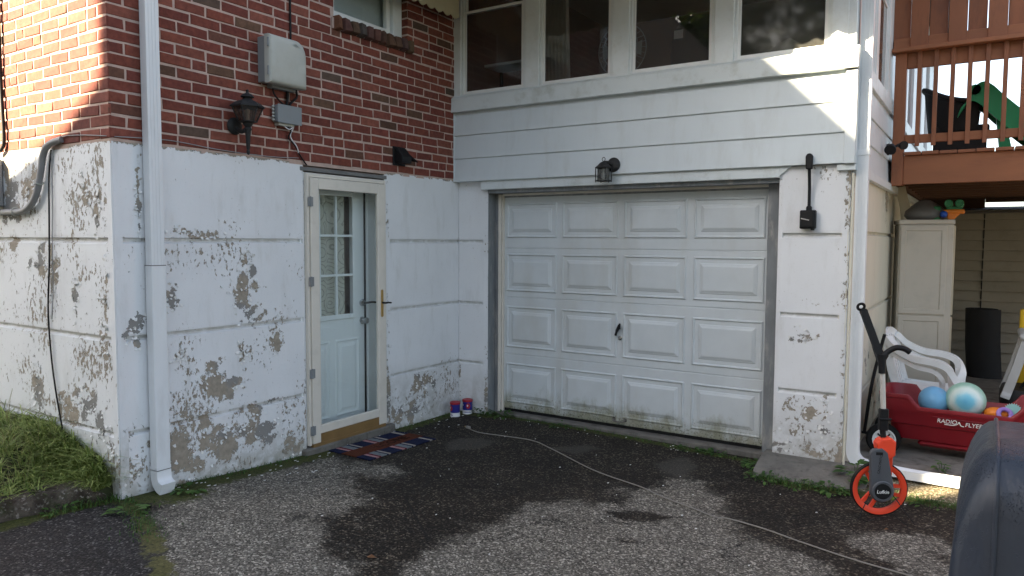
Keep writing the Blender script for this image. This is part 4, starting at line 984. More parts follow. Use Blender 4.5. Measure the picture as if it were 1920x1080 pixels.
def offs(d): return [(p.x - d*.55, p.z - d) for p in pth]
def band(a, b, y0, y1, nm): MB().prism(offs(a) + offs(b)[::-1], lambda p, q, t: (p, t, max(2.456, q)), y0, y1).build(nm, 'slide_green', sl_)
band(.05, .08, 2.66, 3.04, 'chute'); band(.0, .17, 2.62, 2.66, 'side_rail'); band(.0, .17, 3.04, 3.08, 'side_rail')
MB().tube([(4.14,2.62,3.06),(4.14,3.08,3.06)], .05, 12).build('top_roll', 'slide_green', sl_, smooth=50)
MB().prism([(4.30,2.95),(4.36,2.92),(4.46,2.456),(4.36,2.456)], lambda p, q, t: (p, t, q), 2.68, 3.02).build('ladder', 'slide_green', sl_)
# ------------------------------------------------------------------ sided shed wall at the back
shed = thing('storage_shed', 'tan horizontal sided shed wall in the dark under the deck', 'shed', (6.0, 5.9, -.03))
MB().box(3.62, 9.5, 5.55, 7.2, -.08, 1.985).build('shed_body', 'vinyl_tan', shed)
MB().prism([(5.46,1.99),(6.5,2.085),(7.3,1.99),(7.3,2.02),(6.5,2.115),(5.46,2.012)], lambda p, q, t: (t, p, q), 3.6, 9.6).build('shed_roof', 'roof_shingle', shed)
z = -.04; k = 0
while z < 1.95:
    for (a, b) in ((3.62, 4.25), (4.256, 6.4), (6.406, 9.5)):
        MB().prism([(5.505, z), (5.549, z), (5.549, z+.126), (5.541, z+.126)], lambda p, q, t: (t, p, q), a, b).build('siding_board', 'vinyl_tan', shed, bevel=.0015)
    z += .13
MB().box(4.246, 4.260, 5.512, 5.545, -.05, 1.985).build('seam_strip', 'black_plastic', shed)
# ------------------------------------------------------------------ under the deck
cab = thing('utility_cabinet', 'tall grey plastic storage cabinet beside the cream side wall', 'cabinet', (3.56, 2.52, -.03), (0, 0, R(12)), world=False)
CW, CD, CHt = .47, .36, 1.87
MB().box(0, CW, 0, CD, .02, CHt-.045).build('carcass', 'cabinet_grey', cab, bevel=.006)
MB().box(-.008, CW+.008, -.01, CD+.01, CHt-.044, CHt).build('top', 'cabinet_grey', cab, bevel=.008, seg=2)
for (z0, z1) in ((.05, .925), (.945, CHt-.06)):
    mb = MB()
    def rc(i, yv): return [(.012+i, yv, z0+i), (CW-.055-i, yv, z0+i), (CW-.055-i, yv, z1-i), (.012+i, yv, z1-i)]
    mb.loft([rc(0, .0), rc(.0, -.014), rc(.005, -.018), rc(.045, -.018), rc(.052, -.010), rc(.06, -.010)], True, False); q_ = len(mb.v); mb.f.append((q_-4, q_-3, q_-2, q_-1))
    mb.build('side_panel', 'cabinet_grey', cab)
    mb = MB()
    def rd(i, xv): return [(xv, .012+i, z0+i), (xv, CD-.012-i, z0+i), (xv, CD-.012-i, z1-i), (xv, .012+i, z1-i)]
    mb.loft([rd(0, CW), rd(0, CW+.014), rd(.005, CW+.018), rd(.04, CW+.018), rd(.048, CW+.010), rd(.055, CW+.010)], True, False); q_ = len(mb.v); mb.f.append((q_-4, q_-3, q_-2, q_-1))
    mb.build('door', 'cabinet_tan', cab)
MB().box(CW+.016, CW+.035, .25, .30, .86, .93).build('latch', 'black_plastic', cab, bevel=.004)
bag = MB(); rows = []
for z_, r_ in ((0,.14),(.04,.17),(.09,.16),(.14,.11),(.18,.06),(.20,.03)):
    rows.append([(3.76+(r_*1.15+.02*mnoise.noise(Vector((k*.9, z_*20, 1))))*math.cos(k*2*math.pi/20), 2.78+(r_*.8+.02*mnoise.noise(Vector((k*.9, z_*20, 5))))*math.sin(k*2*math.pi/20), 1.842+z_) for k in range(20)])
tag(bag.loft(rows).build('plastic_bag', 'bag_grey', smooth=180), 'crumpled grey plastic bag on top of the tall cabinet', 'bag')
# bubble toy with two green rings
ty = thing('bubble_toy', 'orange toy with two green tubes on top of the tall cabinet', 'toy', (3.99, 2.72, 1.842))
MB().box(3.92, 4.10, 2.66, 2.74, 1.895, 1.94).build('body', 'toy_orange', ty, bevel=.015, seg=2)
MB().prism([(3.96,1.842),(4.01,1.842),(4.07,1.905),(3.95,1.905)], lambda p, q, t: (p, t, q), 2.67, 2.73).build('handle', 'toy_orange', ty, bevel=.008)
for xx in (3.965, 4.055):
    MB().tube([(xx,2.60,1.995),(xx,2.80,1.985)], .034, 16).build('tube', 'toy_green', ty, smooth=50)
    MB().torus((xx,2.598,1.995), (0,1,0), .030, .007, 20, 6).build('tube_rim', 'toy_green', ty, smooth=60)
MB().box(3.945, 4.075, 2.68, 2.74, 1.935, 1.97).build('bridge', 'toy_green', ty, bevel=.008)
MB().sphere((3.925,2.66,1.892), .034, 14, 8).build('ball_cap', 'toy_blue', ty, smooth=180)
MB().lathe([(.04,0),(.04,.12),(.03,.13)], (3.86,2.72,1.842), (0,0,1), 14).build('bottle', 'toy_green', ty, smooth=40)
tag(MB().obox((3.575,2.75,2.0), (.09,.02,.36), Matrix.Rotation(R(-14),3,'Y')).obox((3.545,2.79,2.0), (.03,.02,.36), Matrix.Rotation(R(-6),3,'Y')).build('leaning_board', 'cabinet_tan', bevel=.004), 'short tan board leaning on the wall above the cabinet', 'board')
rl = MB(); rows = []
for i in range(2):
    rr_ = []
    for k in range(40): rr_.append(0)
for zz in (-.02, .80):
    pass
sp = [(.05+.0032*k)*1. for k in range(40)]
spi = [(4.30 + (.06+.0028*k)*math.cos(k*.45)*1.15 + 0, 4.95 + (.06+.0028*k)*math.sin(k*.45), 0) for k in range(42)]
tag(MB().loft([[(p[0]+.02, p[1], -.02) for p in spi], [(p[0]-.01, p[1], .40) for p in spi], [(p[0]-.02, p[1]+.02, .815) for p in spi]], False, False).lathe([(.148,0),(.150,.4),(.150,.815)], (4.30,4.95,-.02), (0,0,1), 28).build('rolled_mat', 'rubber_mat', smooth=60), 'black rolled mat standing upright against the tan shed', 'mat roll')
# white garden chair
ch = thing('garden_chair', 'white plastic garden armchair in front of the grey cabinet', 'chair', (3.93, 1.52, -.04), (0, 0, R(-4)), world=False)
def arc(pts, n=6): return catmull(pts, n)
# the chair faces +x; seat at .42
rows = []
for i in range(7):
    f = i/6; rows.append([(-.24+.46*f+ (0), -.22-.02*f + (.44+.04*f)*k/8, .43 - .012*math.sin(math.pi*k/8) - .01*math.sin(math.pi*f) + .012*f) for k in range(9)])
mb = MB().loft(rows, False, False); mb.loft([[(p[0], p[1], p[2]-.012) for p in r] for r in rows], False, False)
mb.build('seat', 'chair_white', ch, smooth=50)
MB().sweep([(.21,-.24,.43),(.235,-.12,.425),(.24,0,.423),(.235,.12,.425),(.21,.24,.43)], .014, .05, (0,0,1)).build('seat_lip', 'chair_white', ch, smooth=50)
for s_ in (-1, 1):
    MB().sweep(arc([(.19,s_*.235,.44),(.215,s_*.25,.25),(.24,s_*.265,.0)]), [.10]*6+[.08]*6+[.05], .035, (1,0,0)).build('leg', 'chair_white', ch, smooth=50)
    MB().sweep(arc([(-.24,s_*.215,.46),(-.275,s_*.225,.25),(-.31,s_*.235,.0)]), [.10]*6+[.08]*6+[.05], .035, (1,0,0)).build('leg', 'chair_white', ch, smooth=50)
    # arm: from the back's top, sweeping forward and down into the front leg
    MB().sweep(arc([(-.315,s_*.19,.84),(-.24,s_*.235,.765),(-.10,s_*.27,.695),(.06,s_*.285,.675),(.16,s_*.285,.63),(.195,s_*.275,.53),(.20,s_*.25,.42)]), .065, .052, (0,0,1)).build('armrest', 'chair_white', ch, smooth=50)
    MB().sweep(arc([(-.315,s_*.195,.74),(-.22,s_*.235,.69),(-.08,s_*.265,.625),(.05,s_*.275,.60),(.11,s_*.27,.54),(.12,s_*.25,.43)]), .03, .036, (0,0,1)).build('arm_rib', 'chair_white', ch, smooth=50)
    MB().sweep(arc([(-.23,s_*.205,.43),(-.28,s_*.21,.62),(-.315,s_*.19,.84)]), .06, .02, (0,1,0)).build('back_stile', 'chair_white', ch, smooth=50)
    MB().sweep([(-.25,s_*.22,.40),(0,s_*.235,.385),(.2,s_*.24,.39)], .018, .085, (0,0,1)).build('seat_rail', 'chair_white', ch, smooth=50)
MB().sweep(arc([(-.315,-.20,.84),(-.335,-.1,.875),(-.34,0,.885),(-.335,.1,.875),(-.315,.20,.84)]), .02, .06, (0,0,1)).build('back_rail', 'chair_white', ch, smooth=50)
for k in range(-2, 3):
    MB().sweep([(-.235,k*.075,.43),(-.29,k*.078,.63),(-.33,k*.075,.855)], .04, .012, (1,0,0)).build('back_slat', 'chair_white', ch, smooth=50)
# ------------------------------------------------------------------ red wagon
wg = thing('toy_wagon', 'red plastic pull wagon with white lettering holding balls and toys', 'wagon', (4.2, .93, -.05), (0, 0, R(-1)), world=False)
WLn, WD = .56, .26      # half sizes
def rrect(hx, hy, r, z, n=5, cx=0.):
    p = []
    for (sx, sy, a0) in ((1,1,0),(-1,1,90),(-1,-1,180),(1,-1,270)):
        for k in range(n):
            t = R(a0 + 90*k/(n-1)); p.append((cx+sx*(hx-r)+r*math.cos(t), sy*(hy-r)+r*math.sin(t), z))
    return p
def rim_z(x, y):
    # high ends, low dip along the middle of the long sides
    e = abs(x)/WLn; t = min(1, max(0, (e-.52)/.14)); t = t*t*(3-2*t)
    side = 1 if abs(y) > WD*.6 else 0
    return .415 + (.085*t if side else .085)
def ring(hx, hy, r, z, rim=0.):
    p = []
    base = rrect(hx, hy, r, z, 6)
    out = []
    for i in range(len(base)):
        a = Vector(base[i]); b = Vector(base[(i+1) % len(base)])
        nseg = max(1, int((b-a).length/.035))
        for k in range(nseg): out.append(a.lerp(b, k/nseg))
    return out
SH = [(.40,.13,.05,.135,0),(.47,.17,.06,.14,0),(.50,.21,.07,.26,0),(.515,.225,.08,.268,0),(.53,.235,.09,.30,0),(.545,.25,.09,.36,0),(.555,.258,.09,.372,0)]
base = ring(.56,.26,.09,0); N_ = len(base)
def scaled(hx, hy, z): return [Vector((p.x*hx/.56, p.y*hy/.26, z)) for p in base]
rings = [scaled(a, b, z) for a, b, r, z, _ in SH]
def rimr(k, dz): return [Vector((p.x*k, p.y*k, rim_z(p.x, p.y)+dz)) for p in base]
rings += [rimr(1.0, -.035), rimr(1.03, -.03), rimr(1.035, -.012), rimr(1.02, .0), rimr(.985, .0), rimr(.955, -.02)]
rings += [scaled(.50,.215,.30), scaled(.47,.19,.22)]
MB().loft(rings, True, True).build('body', 'wagon_red', wg, smooth=38)
MB().box(-.30, .42, -.16, .16, .09, .14).build('chassis', 'wagon_red', wg, bevel=.02)
MB().sphere((-.545,-.20,.345), .03, 12, 8, (.7,1,.5)).build('side_knob', 'wagon_red', wg, smooth=180)
# groove line that frames the lettering
MB().tube([(-.20,-.2535,.352),(.0,-.2585,.348),(.40,-.2585,.348)], .003, 5).build('moulding', 'wagon_red', wg)
wheel_parts = []
for (sx, sy) in ((-1,-1),(1,-1),(-1,1),(1,1)):
    c = Vector((sx*.40 - (.13 if sx < 0 else 0), sy*.24, .125))
    wax = Vector((-.36,1,0)) if sx < 0 else Vector((0,1,0))
    wh = MB().lathe([(.08,-.022),(.118,-.026),(.125,-.014),(.125,.014),(.118,.026),(.08,.022)], c, wax, 28, cap=False).build('wheel', 'black_rubber', wg, smooth=40)
    rm = MB().lathe([(.001,-.012),(.02,-.016),(.02,-.010),(.07,-.006),(.076,-.025),(.086,-.026),(.086,.026),(.076,.025),(.07,.006),(.001,.012)], c, wax, 24).build('rim', 'letter_white', wh, smooth=40)
    for k in range(8):
        t = k*math.pi/4; e1 = wax.normalized().cross(Vector((0,0,1))).normalized(); d = e1*math.cos(t) + Vector((0,0,1))*math.sin(t)
        MB().sweep([c+d*.022-wax.normalized()*.014, c+d*.062-wax.normalized()*.012], .012, .004, wax).build('spoke', 'black_plastic', wh)
MB().tube([(-.49,-.22,.125),(-.49,.22,.125)], .008, 8).tube([(.40,-.22,.125),(.40,.22,.125)], .008, 8).build('axle', 'black_metal', wg)
MB().tube([(-.40,0,.12),(-.62,0,.10),(-.72,.0,.10)], .011, 8).build('tow_bar', 'black_plastic', wg)
MB().tube(catmull([(-.70,0,.10),(-.66,.02,.5),(-.60,.04,.83),(-.58,.04,.92)]), .013, 8).build('handle', 'black_plastic', wg, smooth=60)
MT = Matrix.Translation((-.035,-.2645,.322)) @ Matrix.Rotation(R(90+7),4,'X')
text('lettering', 'RADIO', .044, 'letter_white', wg, MT @ Matrix.Translation((-.070,.006,0)), .0012, .12, .95)
text('lettering', 'FLYER', .044, 'letter_white', wg, MT @ Matrix.Translation((.102,-.002,0)), .0012, .12, .95)
sw = MB().sweep(catmull([(-.085,-.016,0),(-.03,-.016,0),(-.002,-.004,0),(.008,.012,0),(.015,-.002,0),(.022,-.014,0),(.04,-.018,0)],4), .005, .002, (0,0,1))
sw.xf(MT).build('lettering_swash', 'letter_white', wg)
# contents of the wagon
tag(MB().sphere((3.99,.90,.385), .110, 28, 18).build('ball', 'ball_blue', smooth=180), 'light blue ball in the red wagon', 'ball')
m_, nt_, b_ = newmat('ball_rings'); MATS['ball_rings'] = m_
dv = nd(nt_, 'ShaderNodeVectorMath', {0: nd(nt_, 'ShaderNodeTexCoord').outputs['Object'], 1: (4.20, .752, .425)}, operation='DISTANCE').outputs['Value']
dv = mth(nt_, 'ADD', dv, mth(nt_, 'MULTIPLY', mth(nt_, 'SUBTRACT', noi(nt_, coord(nt_), 25, 4, .6), .5), .03))
set_in(nt_, b_, 'Base Color', ramp(nt_, dv, [(.0,(.10,.38,.58)),(.05,(.16,.48,.62)),(.08,(.52,.68,.68)),(.105,(.62,.72,.68)),(.14,(.30,.52,.43)),(.19,(.26,.50,.40)),(.23,(.55,.66,.62)),(.3,(.2,.45,.5))])); b_.inputs['Roughness'].default_value = .4
tag(MB().sphere((4.20,.885,.415), .136, 32, 20).build('ball', 'ball_rings', smooth=180), 'larger pale green ball with a blue centre in the red wagon', 'ball')
tag(MB().sphere((4.40,.86,.345), .06, 14, 10, (1.4,.9,.75)).build('toy_bucket', 'toy_orange', smooth=180), 'orange toy beside the balls in the wagon', 'toy')
tag(MB().torus((4.45,.80,.355), (.2,-1,.5), .04, .016, 20, 8).build('toy_ring', 'toy_purple', smooth=180), 'purple and white toy ring in the wagon', 'toy')
g2 = []
for k in range(48):
    t = k*2*math.pi/48; r_ = .062 if k % 2 else .05
    g2.append((r_*math.cos(t), r_*math.sin(t)))
tag(MB().prism(g2, lambda p, q, t: (4.50+p, .86+t+q*.3, .37+q), -.008, .008).build('toy_gear', 'toy_teal'), 'teal toothed toy wheel in the wagon', 'toy')
# ------------------------------------------------------------------ toy car and yellow panel at the right edge
tc = thing('toy_car', 'ride on toy car with grey roof pillar behind the red wagon', 'toy car', (4.85, 2.35, -.03))
rows = []
for z_, hx_, hy_ in ((.06,.38,.22),(.14,.42,.25),(.26,.42,.25),(.32,.40,.23)):
    rows.append([(4.86+p[0], 2.35+p[1], z_) for p in rrect(hx_, hy_, .1, 0)])
MB().loft(rows).build('body', 'black_plastic', tc, smooth=40)
for yy in (2.12, 2.58):
    MB().sweep(catmull([(4.475,yy,.25),(4.50,yy,.33),(4.56,yy,.55),(4.62,yy,.78),(4.66,yy,.80)]), [.10]*4+[.07]*20, .07, (1,0,0)).build('pillar', 'toy_grey', tc, smooth=50)
    MB().sweep([(5.22,yy,.3),(5.14,yy,.6),(5.08,yy,.8)], .08, .06, (1,0,0)).build('pillar', 'toy_grey', tc, smooth=50)
MB().box(4.56, 5.2, 2.06, 2.64, .77, .83).build('roof', 'toy_grey', tc, bevel=.025, seg=3)
MB().torus((4.68,2.30,.46), (1,0,.5), .10, .012, 20, 6).tube([(4.58,2.3,.30),(4.68,2.3,.46)], .012, 8).build('steering_wheel', 'black_plastic', tc, smooth=60)
for (xx, yy) in ((4.56,2.10),(5.14,2.10),(4.56,2.60),(5.14,2.60)):
    MB().lathe([(.05,-.03),(.085,-.03),(.09,-.02),(.09,.02),(.085,.03),(.05,.03)], (xx,yy,.06), (0,1,0), 20).build('wheel', 'black_rubber', tc, smooth=40)
yp = thing('play_tower', 'yellow plastic play tower post behind the toy car', 'play tower', (4.95, 3.0, -.03))
MB().box(4.585, 4.69, 2.9, 3.0, -.03, .98).build('post', 'toy_yellow', yp, bevel=.02, seg=2)
MB().box(4.69, 5.5, 2.92, 2.98, .0, .85).build('panel', 'toy_yellow', yp, bevel=.02, seg=2)
# ------------------------------------------------------------------ downspout extension lying on the ground
ex = thing('downspout_extension', 'white metal downspout extension lying on the ground beside the measuring wheel', 'downspout', (3.9, .12, -.04))
zA, zB = .022, .012
mb = MB()
pr = [(-.042,-.03),(-.02,-.026),(0,-.03),(.02,-.026),(.042,-.03),(.042,.028),(.03,.031),(.018,.026),(.006,.031),(-.006,.026),(-.018,.031),(-.03,.026),(-.042,.028)]
mb.loft([[(xx, yy+p, zz+q) for p, q in pr] for xx, yy, zz in ((3.60,.075,.02),(3.9,.085,.0),(4.34,.075,-.004))])
mb.build('channel', 'aluminium_white', ex)
MB().box(4.33, 4.345, .03, .12, -.04, .028).build('end_lip', 'aluminium_white', ex)


MB().box(4.25, XE, 6.24, 6.28, 2.165, 2.42).build('gap_blocker', 'deck_under', deck)  # dark boards added to block the bright sky gap above the shed
MB().box(3.55, 4.249, 6.24, 6.28, 1.95, 2.42).build('gap_blocker', 'deck_under', deck)
# ------------------------------------------------------------------ things on the walls
# carriage lantern on the brick
ln = thing('carriage_lantern', 'black carriage lantern with a pointed tail on the brick wall', 'lantern', (.12, -2.46, 2.18))
lc = Vector((.135, -2.465, 0))
MB().lathe([(.001,0),(.055,.0),(.058,.008),(.05,.02),(.03,.03),(.001,.032)], (.004, -2.475, 2.375), (1,0,0), 24).build('back_plate', 'verdigris', ln, smooth=40)
MB().tube(catmull([(.03,-2.475,2.36),(.07,-2.47,2.335),(.11,-2.467,2.345),(.135,-2.465,2.365)]), .014, 10).build('arm', 'verdigris', ln, smooth=60)
MB().lathe([(.004,2.178),(.009,2.186),(.013,2.20),(.008,2.212),(.012,2.22),(.016,2.30),(.020,2.335),(.026,2.345),(.018,2.36),(.03,2.375),(.034,2.385),(.03,2.392)], lc, (0,0,1), 16).build('tail', 'verdigris', ln, smooth=40)
def sq(r, z, n=4, a=45): return [(lc.x+r*math.cos(R(a)+k*2*math.pi/n), lc.y+r*math.sin(R(a)+k*2*math.pi/n), z) for k in range(n)]
N6 = 6
MB().loft([sq(.060,2.392,N6,0), sq(.062,2.398,N6,0)]).build('base_ring', 'verdigris', ln)
for k in range(N6):
    a = sq(.058,2.398,N6,0)[k]; b = sq(.100,2.492,N6,0)[k]
    MB().tube([a, b], .0045, 6).build('cage_bar', 'verdigris', ln)
    k2 = (k+1) % N6
    MB().add([sq(.056,2.398,N6,0)[k], sq(.056,2.398,N6,0)[k2], sq(.097,2.49,N6,0)[k2], sq(.097,2.49,N6,0)[k]], [(0,1,2,3)]).build('pane', 'glass_amber', ln)
MB().loft([sq(.112,2.488,N6,0), sq(.112,2.496,N6,0), sq(.08,2.520,N6,0), sq(.035,2.540,N6,0), sq(.028,2.548,N6,0)]).build('roof_cap', 'verdigris', ln)
MB().lathe([(.026,2.546),(.03,2.55),(.045,2.556),(.03,2.575),(.012,2.582),(.008,2.592),(.011,2.6),(.003,2.607)], lc, (0,0,1), 16).build('finial', 'verdigris', ln, smooth=40)
MB().lathe([(.012,2.40),(.012,2.45),(.016,2.455),(.014,2.475),(.002,2.48)], lc, (0,0,1), 10).build('bulb', 'can_white', ln, smooth=60)
# telephone network box
ub = thing('utility_box', 'large grey hinged utility box on the brick wall', 'utility box', (.07, -2.1, 2.68))
MB().box(.004, .085, -2.275, -1.935, 2.70, 3.01).box(.004, .06, -2.2, -1.99, 2.675, 2.70).build('case', 'box_grey_dark', ub, bevel=.004)
prof = []
y0, y1, z0, z1 = -2.283, -1.955, 2.690, 3.018
rows = []
def lid(i, x):
    zr = []
    pts = [(y0+i, z0+i), (y1-i, z0+i)]
    for t in np.linspace(0, 90, 9): pts.append((y1-i-.085+.085*math.cos(R(t)), z1-i-.11+.11*math.sin(R(t))))
    pts += [(y0+i+.2, z1-i), (y0+i, z1-i)]
    return [(x, p, q) for p, q in pts]
mb = MB().loft([lid(0, .086), lid(0, .125), lid(.006, .136), lid(.022, .145), lid(.05, .150)], True, True)
mb.build('lid', 'box_grey', ub, smooth=35)
for zz in (2.96, 2.77): MB().lathe([(.006,0),(.006,.06)], (.128, y0-.003, zz-.03), (0,0,1), 8).build('hinge', 'box_grey_dark', ub)
MB().box(.1505, .1515, -2.05, -1.98, 2.79, 2.85).build('raised_plate', 'box_grey', ub)
sb_ = thing('junction_box', 'small grey junction box with loose wires below the utility box', 'junction box', (.04, -2.05, 2.43))
MB().box(.004, .065, -2.158, -1.952, 2.445, 2.565).build('case', 'box_grey_dark', sb_, bevel=.005)
MB().box(.066, .072, -2.163, -1.947, 2.440, 2.570).build('cover', 'box_grey_dark', sb_, bevel=.003)
for k in range(5): MB().sphere((.03, -2.17, 2.46+k*.023), .010, 8, 6).build('screw_terminal', 'box_grey', sb_, smooth=180)
MB().box(.006, .05, -2.14, -2.0, 2.425, 2.445).build('gland_plate', 'box_grey', sb_)
def cable(name, pts, r, mat, label, n=6):
    return tag(MB().tube(catmull(pts, n), r, 6).build(name, mat, smooth=180), label, 'cable')
cable('cable', [(.012,-1.99,5.1),(.012,-1.99,3.4),(.014,-1.992,3.1),(.02,-1.995,3.0)], .008, 'black_plastic', 'black cable running down the brick into the utility box')
cable('cable', [(.03,-2.17,2.69),(.03,-2.16,2.64),(.03,-2.10,2.59),(.025,-2.05,2.57)], .007, 'black_plastic', 'left black loop of cable between utility box and junction box')
cable('cable', [(.03,-1.965,2.70),(.035,-1.96,2.65),(.03,-2.0,2.61),(.025,-2.03,2.57)], .009, 'black_plastic', 'right black loop of cable between utility box and junction box')
cable('cable', [(.03,-2.04,2.69),(.02,-2.035,2.62),(.02,-2.045,2.56)], .011, 'black_plastic', 'thick straight cable between utility box and junction box')
cable('cable', [(.03,-2.08,2.44),(.035,-2.02,2.40),(.02,-2.03,2.35),(.03,-1.98,2.30),(.02,-1.93,2.24),(.015,-1.86,2.17)], .006, 'black_plastic', 'black wires hanging below the junction box towards the door')
cable('cable', [(.03,-2.1,2.44),(.05,-2.05,2.405),(.04,-2.0,2.425),(.03,-2.02,2.36),(.04,-1.97,2.29),(.03,-1.95,2.25)], .004, 'can_white', 'thin white wires hanging below the junction box')
cable('cable', [(.012,Y0+.02,2.208),(.012,-2.95,2.225),(.012,-2.6,2.205),(.012,-2.2,2.20),(.012,-1.93,2.215)], .003, 'conduit_grey', 'thin wire stapled along the top of the foundation')
cable('cable', [(-.02,Y0-.012,2.21),(-.3,Y0-.012,2.235),(-.53,Y0-.012,2.24),(-.62,Y0-.012,2.2)], .003, 'conduit_grey', 'thin wire on the side wall above the peeling paint')
# black dryer vent
vt = thing('vent_hood', 'black vent hood low on the brick wall beside the door', 'vent', (.04, -.8, 2.25))
MB().box(.003, .014, -.905, -.75, 2.255, 2.415).build('flange', 'black_plastic', vt, bevel=.003)
MB().prism([(.0,2.40),(.02,2.405),(.085,2.33),(.085,2.275),(.0,2.275)], lambda p, q, t: (p+.014, t, q), -.885, -.765).build('hood', 'black_plastic', vt, bevel=.004)
MB().add([(.02,-.765,2.395),(.075,-.762,2.33),(.12,-.70,2.29),(.03,-.70,2.31)], [(0,1,2,3)]).add([(.021,-.766,2.39),(.076,-.763,2.325),(.121,-.701,2.285),(.031,-.701,2.305)], [(0,1,2,3)]).build('flap', 'black_plastic', vt)
# side wall: meter box, conduit, cable, pipe
mt = thing('meter_box', 'grey electrical box at the left edge of the peeling wall', 'electrical box', (-1.45, Y0-.05, 1.75))
MB().box(-1.65, -1.335, Y0-.11, Y0-.004, 1.83, 2.15).build('case', 'conduit_grey', mt, bevel=.008)
MB().box(-1.64, -1.345, Y0-.116, Y0-.111, 1.84, 2.14).build('cover', 'box_grey_dark', mt, bevel=.003)
cd = thing('conduit', 'grey bent plastic conduit on the peeling side wall', 'conduit', (-1.0, Y0-.03, 1.8))
MB().tube(catmull([(-1.6,Y0-.03,1.79),(-1.2,Y0-.03,1.79),(-1.05,Y0-.03,1.792),(-.93,Y0-.03,1.82),(-.83,Y0-.03,1.90),(-.77,Y0-.03,2.02),(-.735,Y0-.03,2.12),(-.69,Y0-.03,2.18),(-.62,Y0-.025,2.21),(-.52,Y0-.012,2.225)]), .020, 10).build('pipe', 'conduit_grey', cd, smooth=60)
for (xx, zz) in ((-1.12,1.79),(-.79,1.97)): MB().torus((xx,Y0-.03,zz), (1,0,0) if zz < 1.9 else (.5,0,.85), .026, .004, 14, 6).build('strap', 'box_grey', cd)
cable('cable', [(-.655,Y0-.015,2.17),(-.70,Y0-.012,2.0),(-.715,Y0-.012,1.75),(-.735,Y0-.012,1.45),(-.77,Y0-.012,1.15),(-.75,Y0-.012,.85),(-.70,Y0-.012,.6),(-.64,Y0-.012,.40)], .0055, 'black_plastic', 'thin black cable dangling down the peeling side wall to the grass')
cable('cable', [(-.66,Y0-.012,2.15),(-.665,Y0-.01,1.9),(-.69,Y0-.01,1.62),(-.70,Y0-.01,1.3),(-.73,Y0-.01,1.1)], .003, 'conduit_grey', 'second thinner cable beside the black one on the side wall')
cable('drain_pipe', [(-1.275,Y0-.02,5.0),(-1.275,Y0-.02,3.6),(-1.28,Y0-.02,2.7),(-1.265,Y0-.02,2.3),(-1.29,Y0-.022,2.22),(-1.36,Y0-.03,2.19)], .013, 'black_plastic', 'dark vertical pipe on the sunlit brick at the left edge')
# lantern over the garage
gl = thing('garage_lantern', 'small black caged lantern over the garage door', 'lantern', (1.64, -.1, 2.11))
MB().lathe([(.001,0),(.058,0),(.06,.006),(.052,.018),(.03,.028),(.001,.03)], (1.668, -.048, 2.247), (0,-1,0), 26).build('back_plate', 'verdigris', gl, smooth=40)
gc = Vector((1.612, -.125, 0))
MB().tube(catmull([(1.662,-.075,2.245),(1.645,-.10,2.262),(1.62,-.122,2.262)]), .014, 8).build('arm', 'verdigris', gl, smooth=60)
MB().lathe([(.070,2.215),(.072,2.221),(.050,2.238),(.032,2.258),(.016,2.268),(.004,2.271)], gc, (0,0,1), 16).build('roof_cap', 'verdigris', gl, smooth=40)
MB().torus(gc+Vector((0,0,2.288)), (.3,1,0), .0165, .0028, 20, 6).build('hanging_ring', 'verdigris', gl, smooth=60)
for k in range(6):
    t = k*math.pi/3+.25; MB().tube([(gc.x+.066*math.cos(t), gc.y+.066*math.sin(t), 2.102), (gc.x+.066*math.cos(t), gc.y+.066*math.sin(t), 2.222)], .0042, 6).build('cage_bar', 'verdigris', gl)
MB().torus(gc+Vector((0,0,2.112)), (0,0,1), .066, .004, 24, 6).build('bottom_ring', 'verdigris', gl, smooth=60)
MB().lathe([(.052,2.114),(.052,2.212)], gc, (0,0,1), 20, cap=False).build('glass_cylinder', 'glass_smoke', gl, smooth=180)
MB().lathe([(.014,2.21),(.014,2.18),(.024,2.16),(.02,2.135),(.004,2.128)], gc, (0,0,1), 12).build('bulb', 'can_white', gl, smooth=60)
# outlet with conduit
ou = thing('wall_outlet', 'black weathered outlet box with conduit on the right pier', 'outlet', (3.2, -.03, 1.70))
MB().box(3.147, 3.252, -.062, -.003, 1.712, 1.845).build('box', 'black_metal', ou, bevel=.006)
MB().box(3.155, 3.244, -.074, -.0625, 1.722, 1.835).build('cover', 'black_metal', ou, bevel=.005)
MB().tube([(3.16,-.082,1.785),(3.215,-.082,1.772)], .004, 6).build('cover_spring', 'rod_silver', ou)
MB().lathe([(.02,0),(.02,.02),(.014,.03)], (3.203,-.03,1.845), (0,0,1), 14).build('connector', 'black_metal', ou)
MB().tube([(3.203,-.03,1.85),(3.203,-.034,2.0),(3.203,-.06,2.13),(3.203,-.062,2.18)], .011, 10).build('pipe', 'black_metal', ou)
MB().prism([(3.181,2.135),(3.225,2.135),(3.227,2.225),(3.218,2.243),(3.203,2.248),(3.188,2.243),(3.179,2.225)], lambda p, q, t: (p, t, q), -.088, -.049).build('elbow_fitting', 'black_metal', ou, bevel=.008, seg=2)
MB().box(3.225, 3.248, -.07, -.05, 1.70, 1.713).build('plug', 'black_plastic', ou)
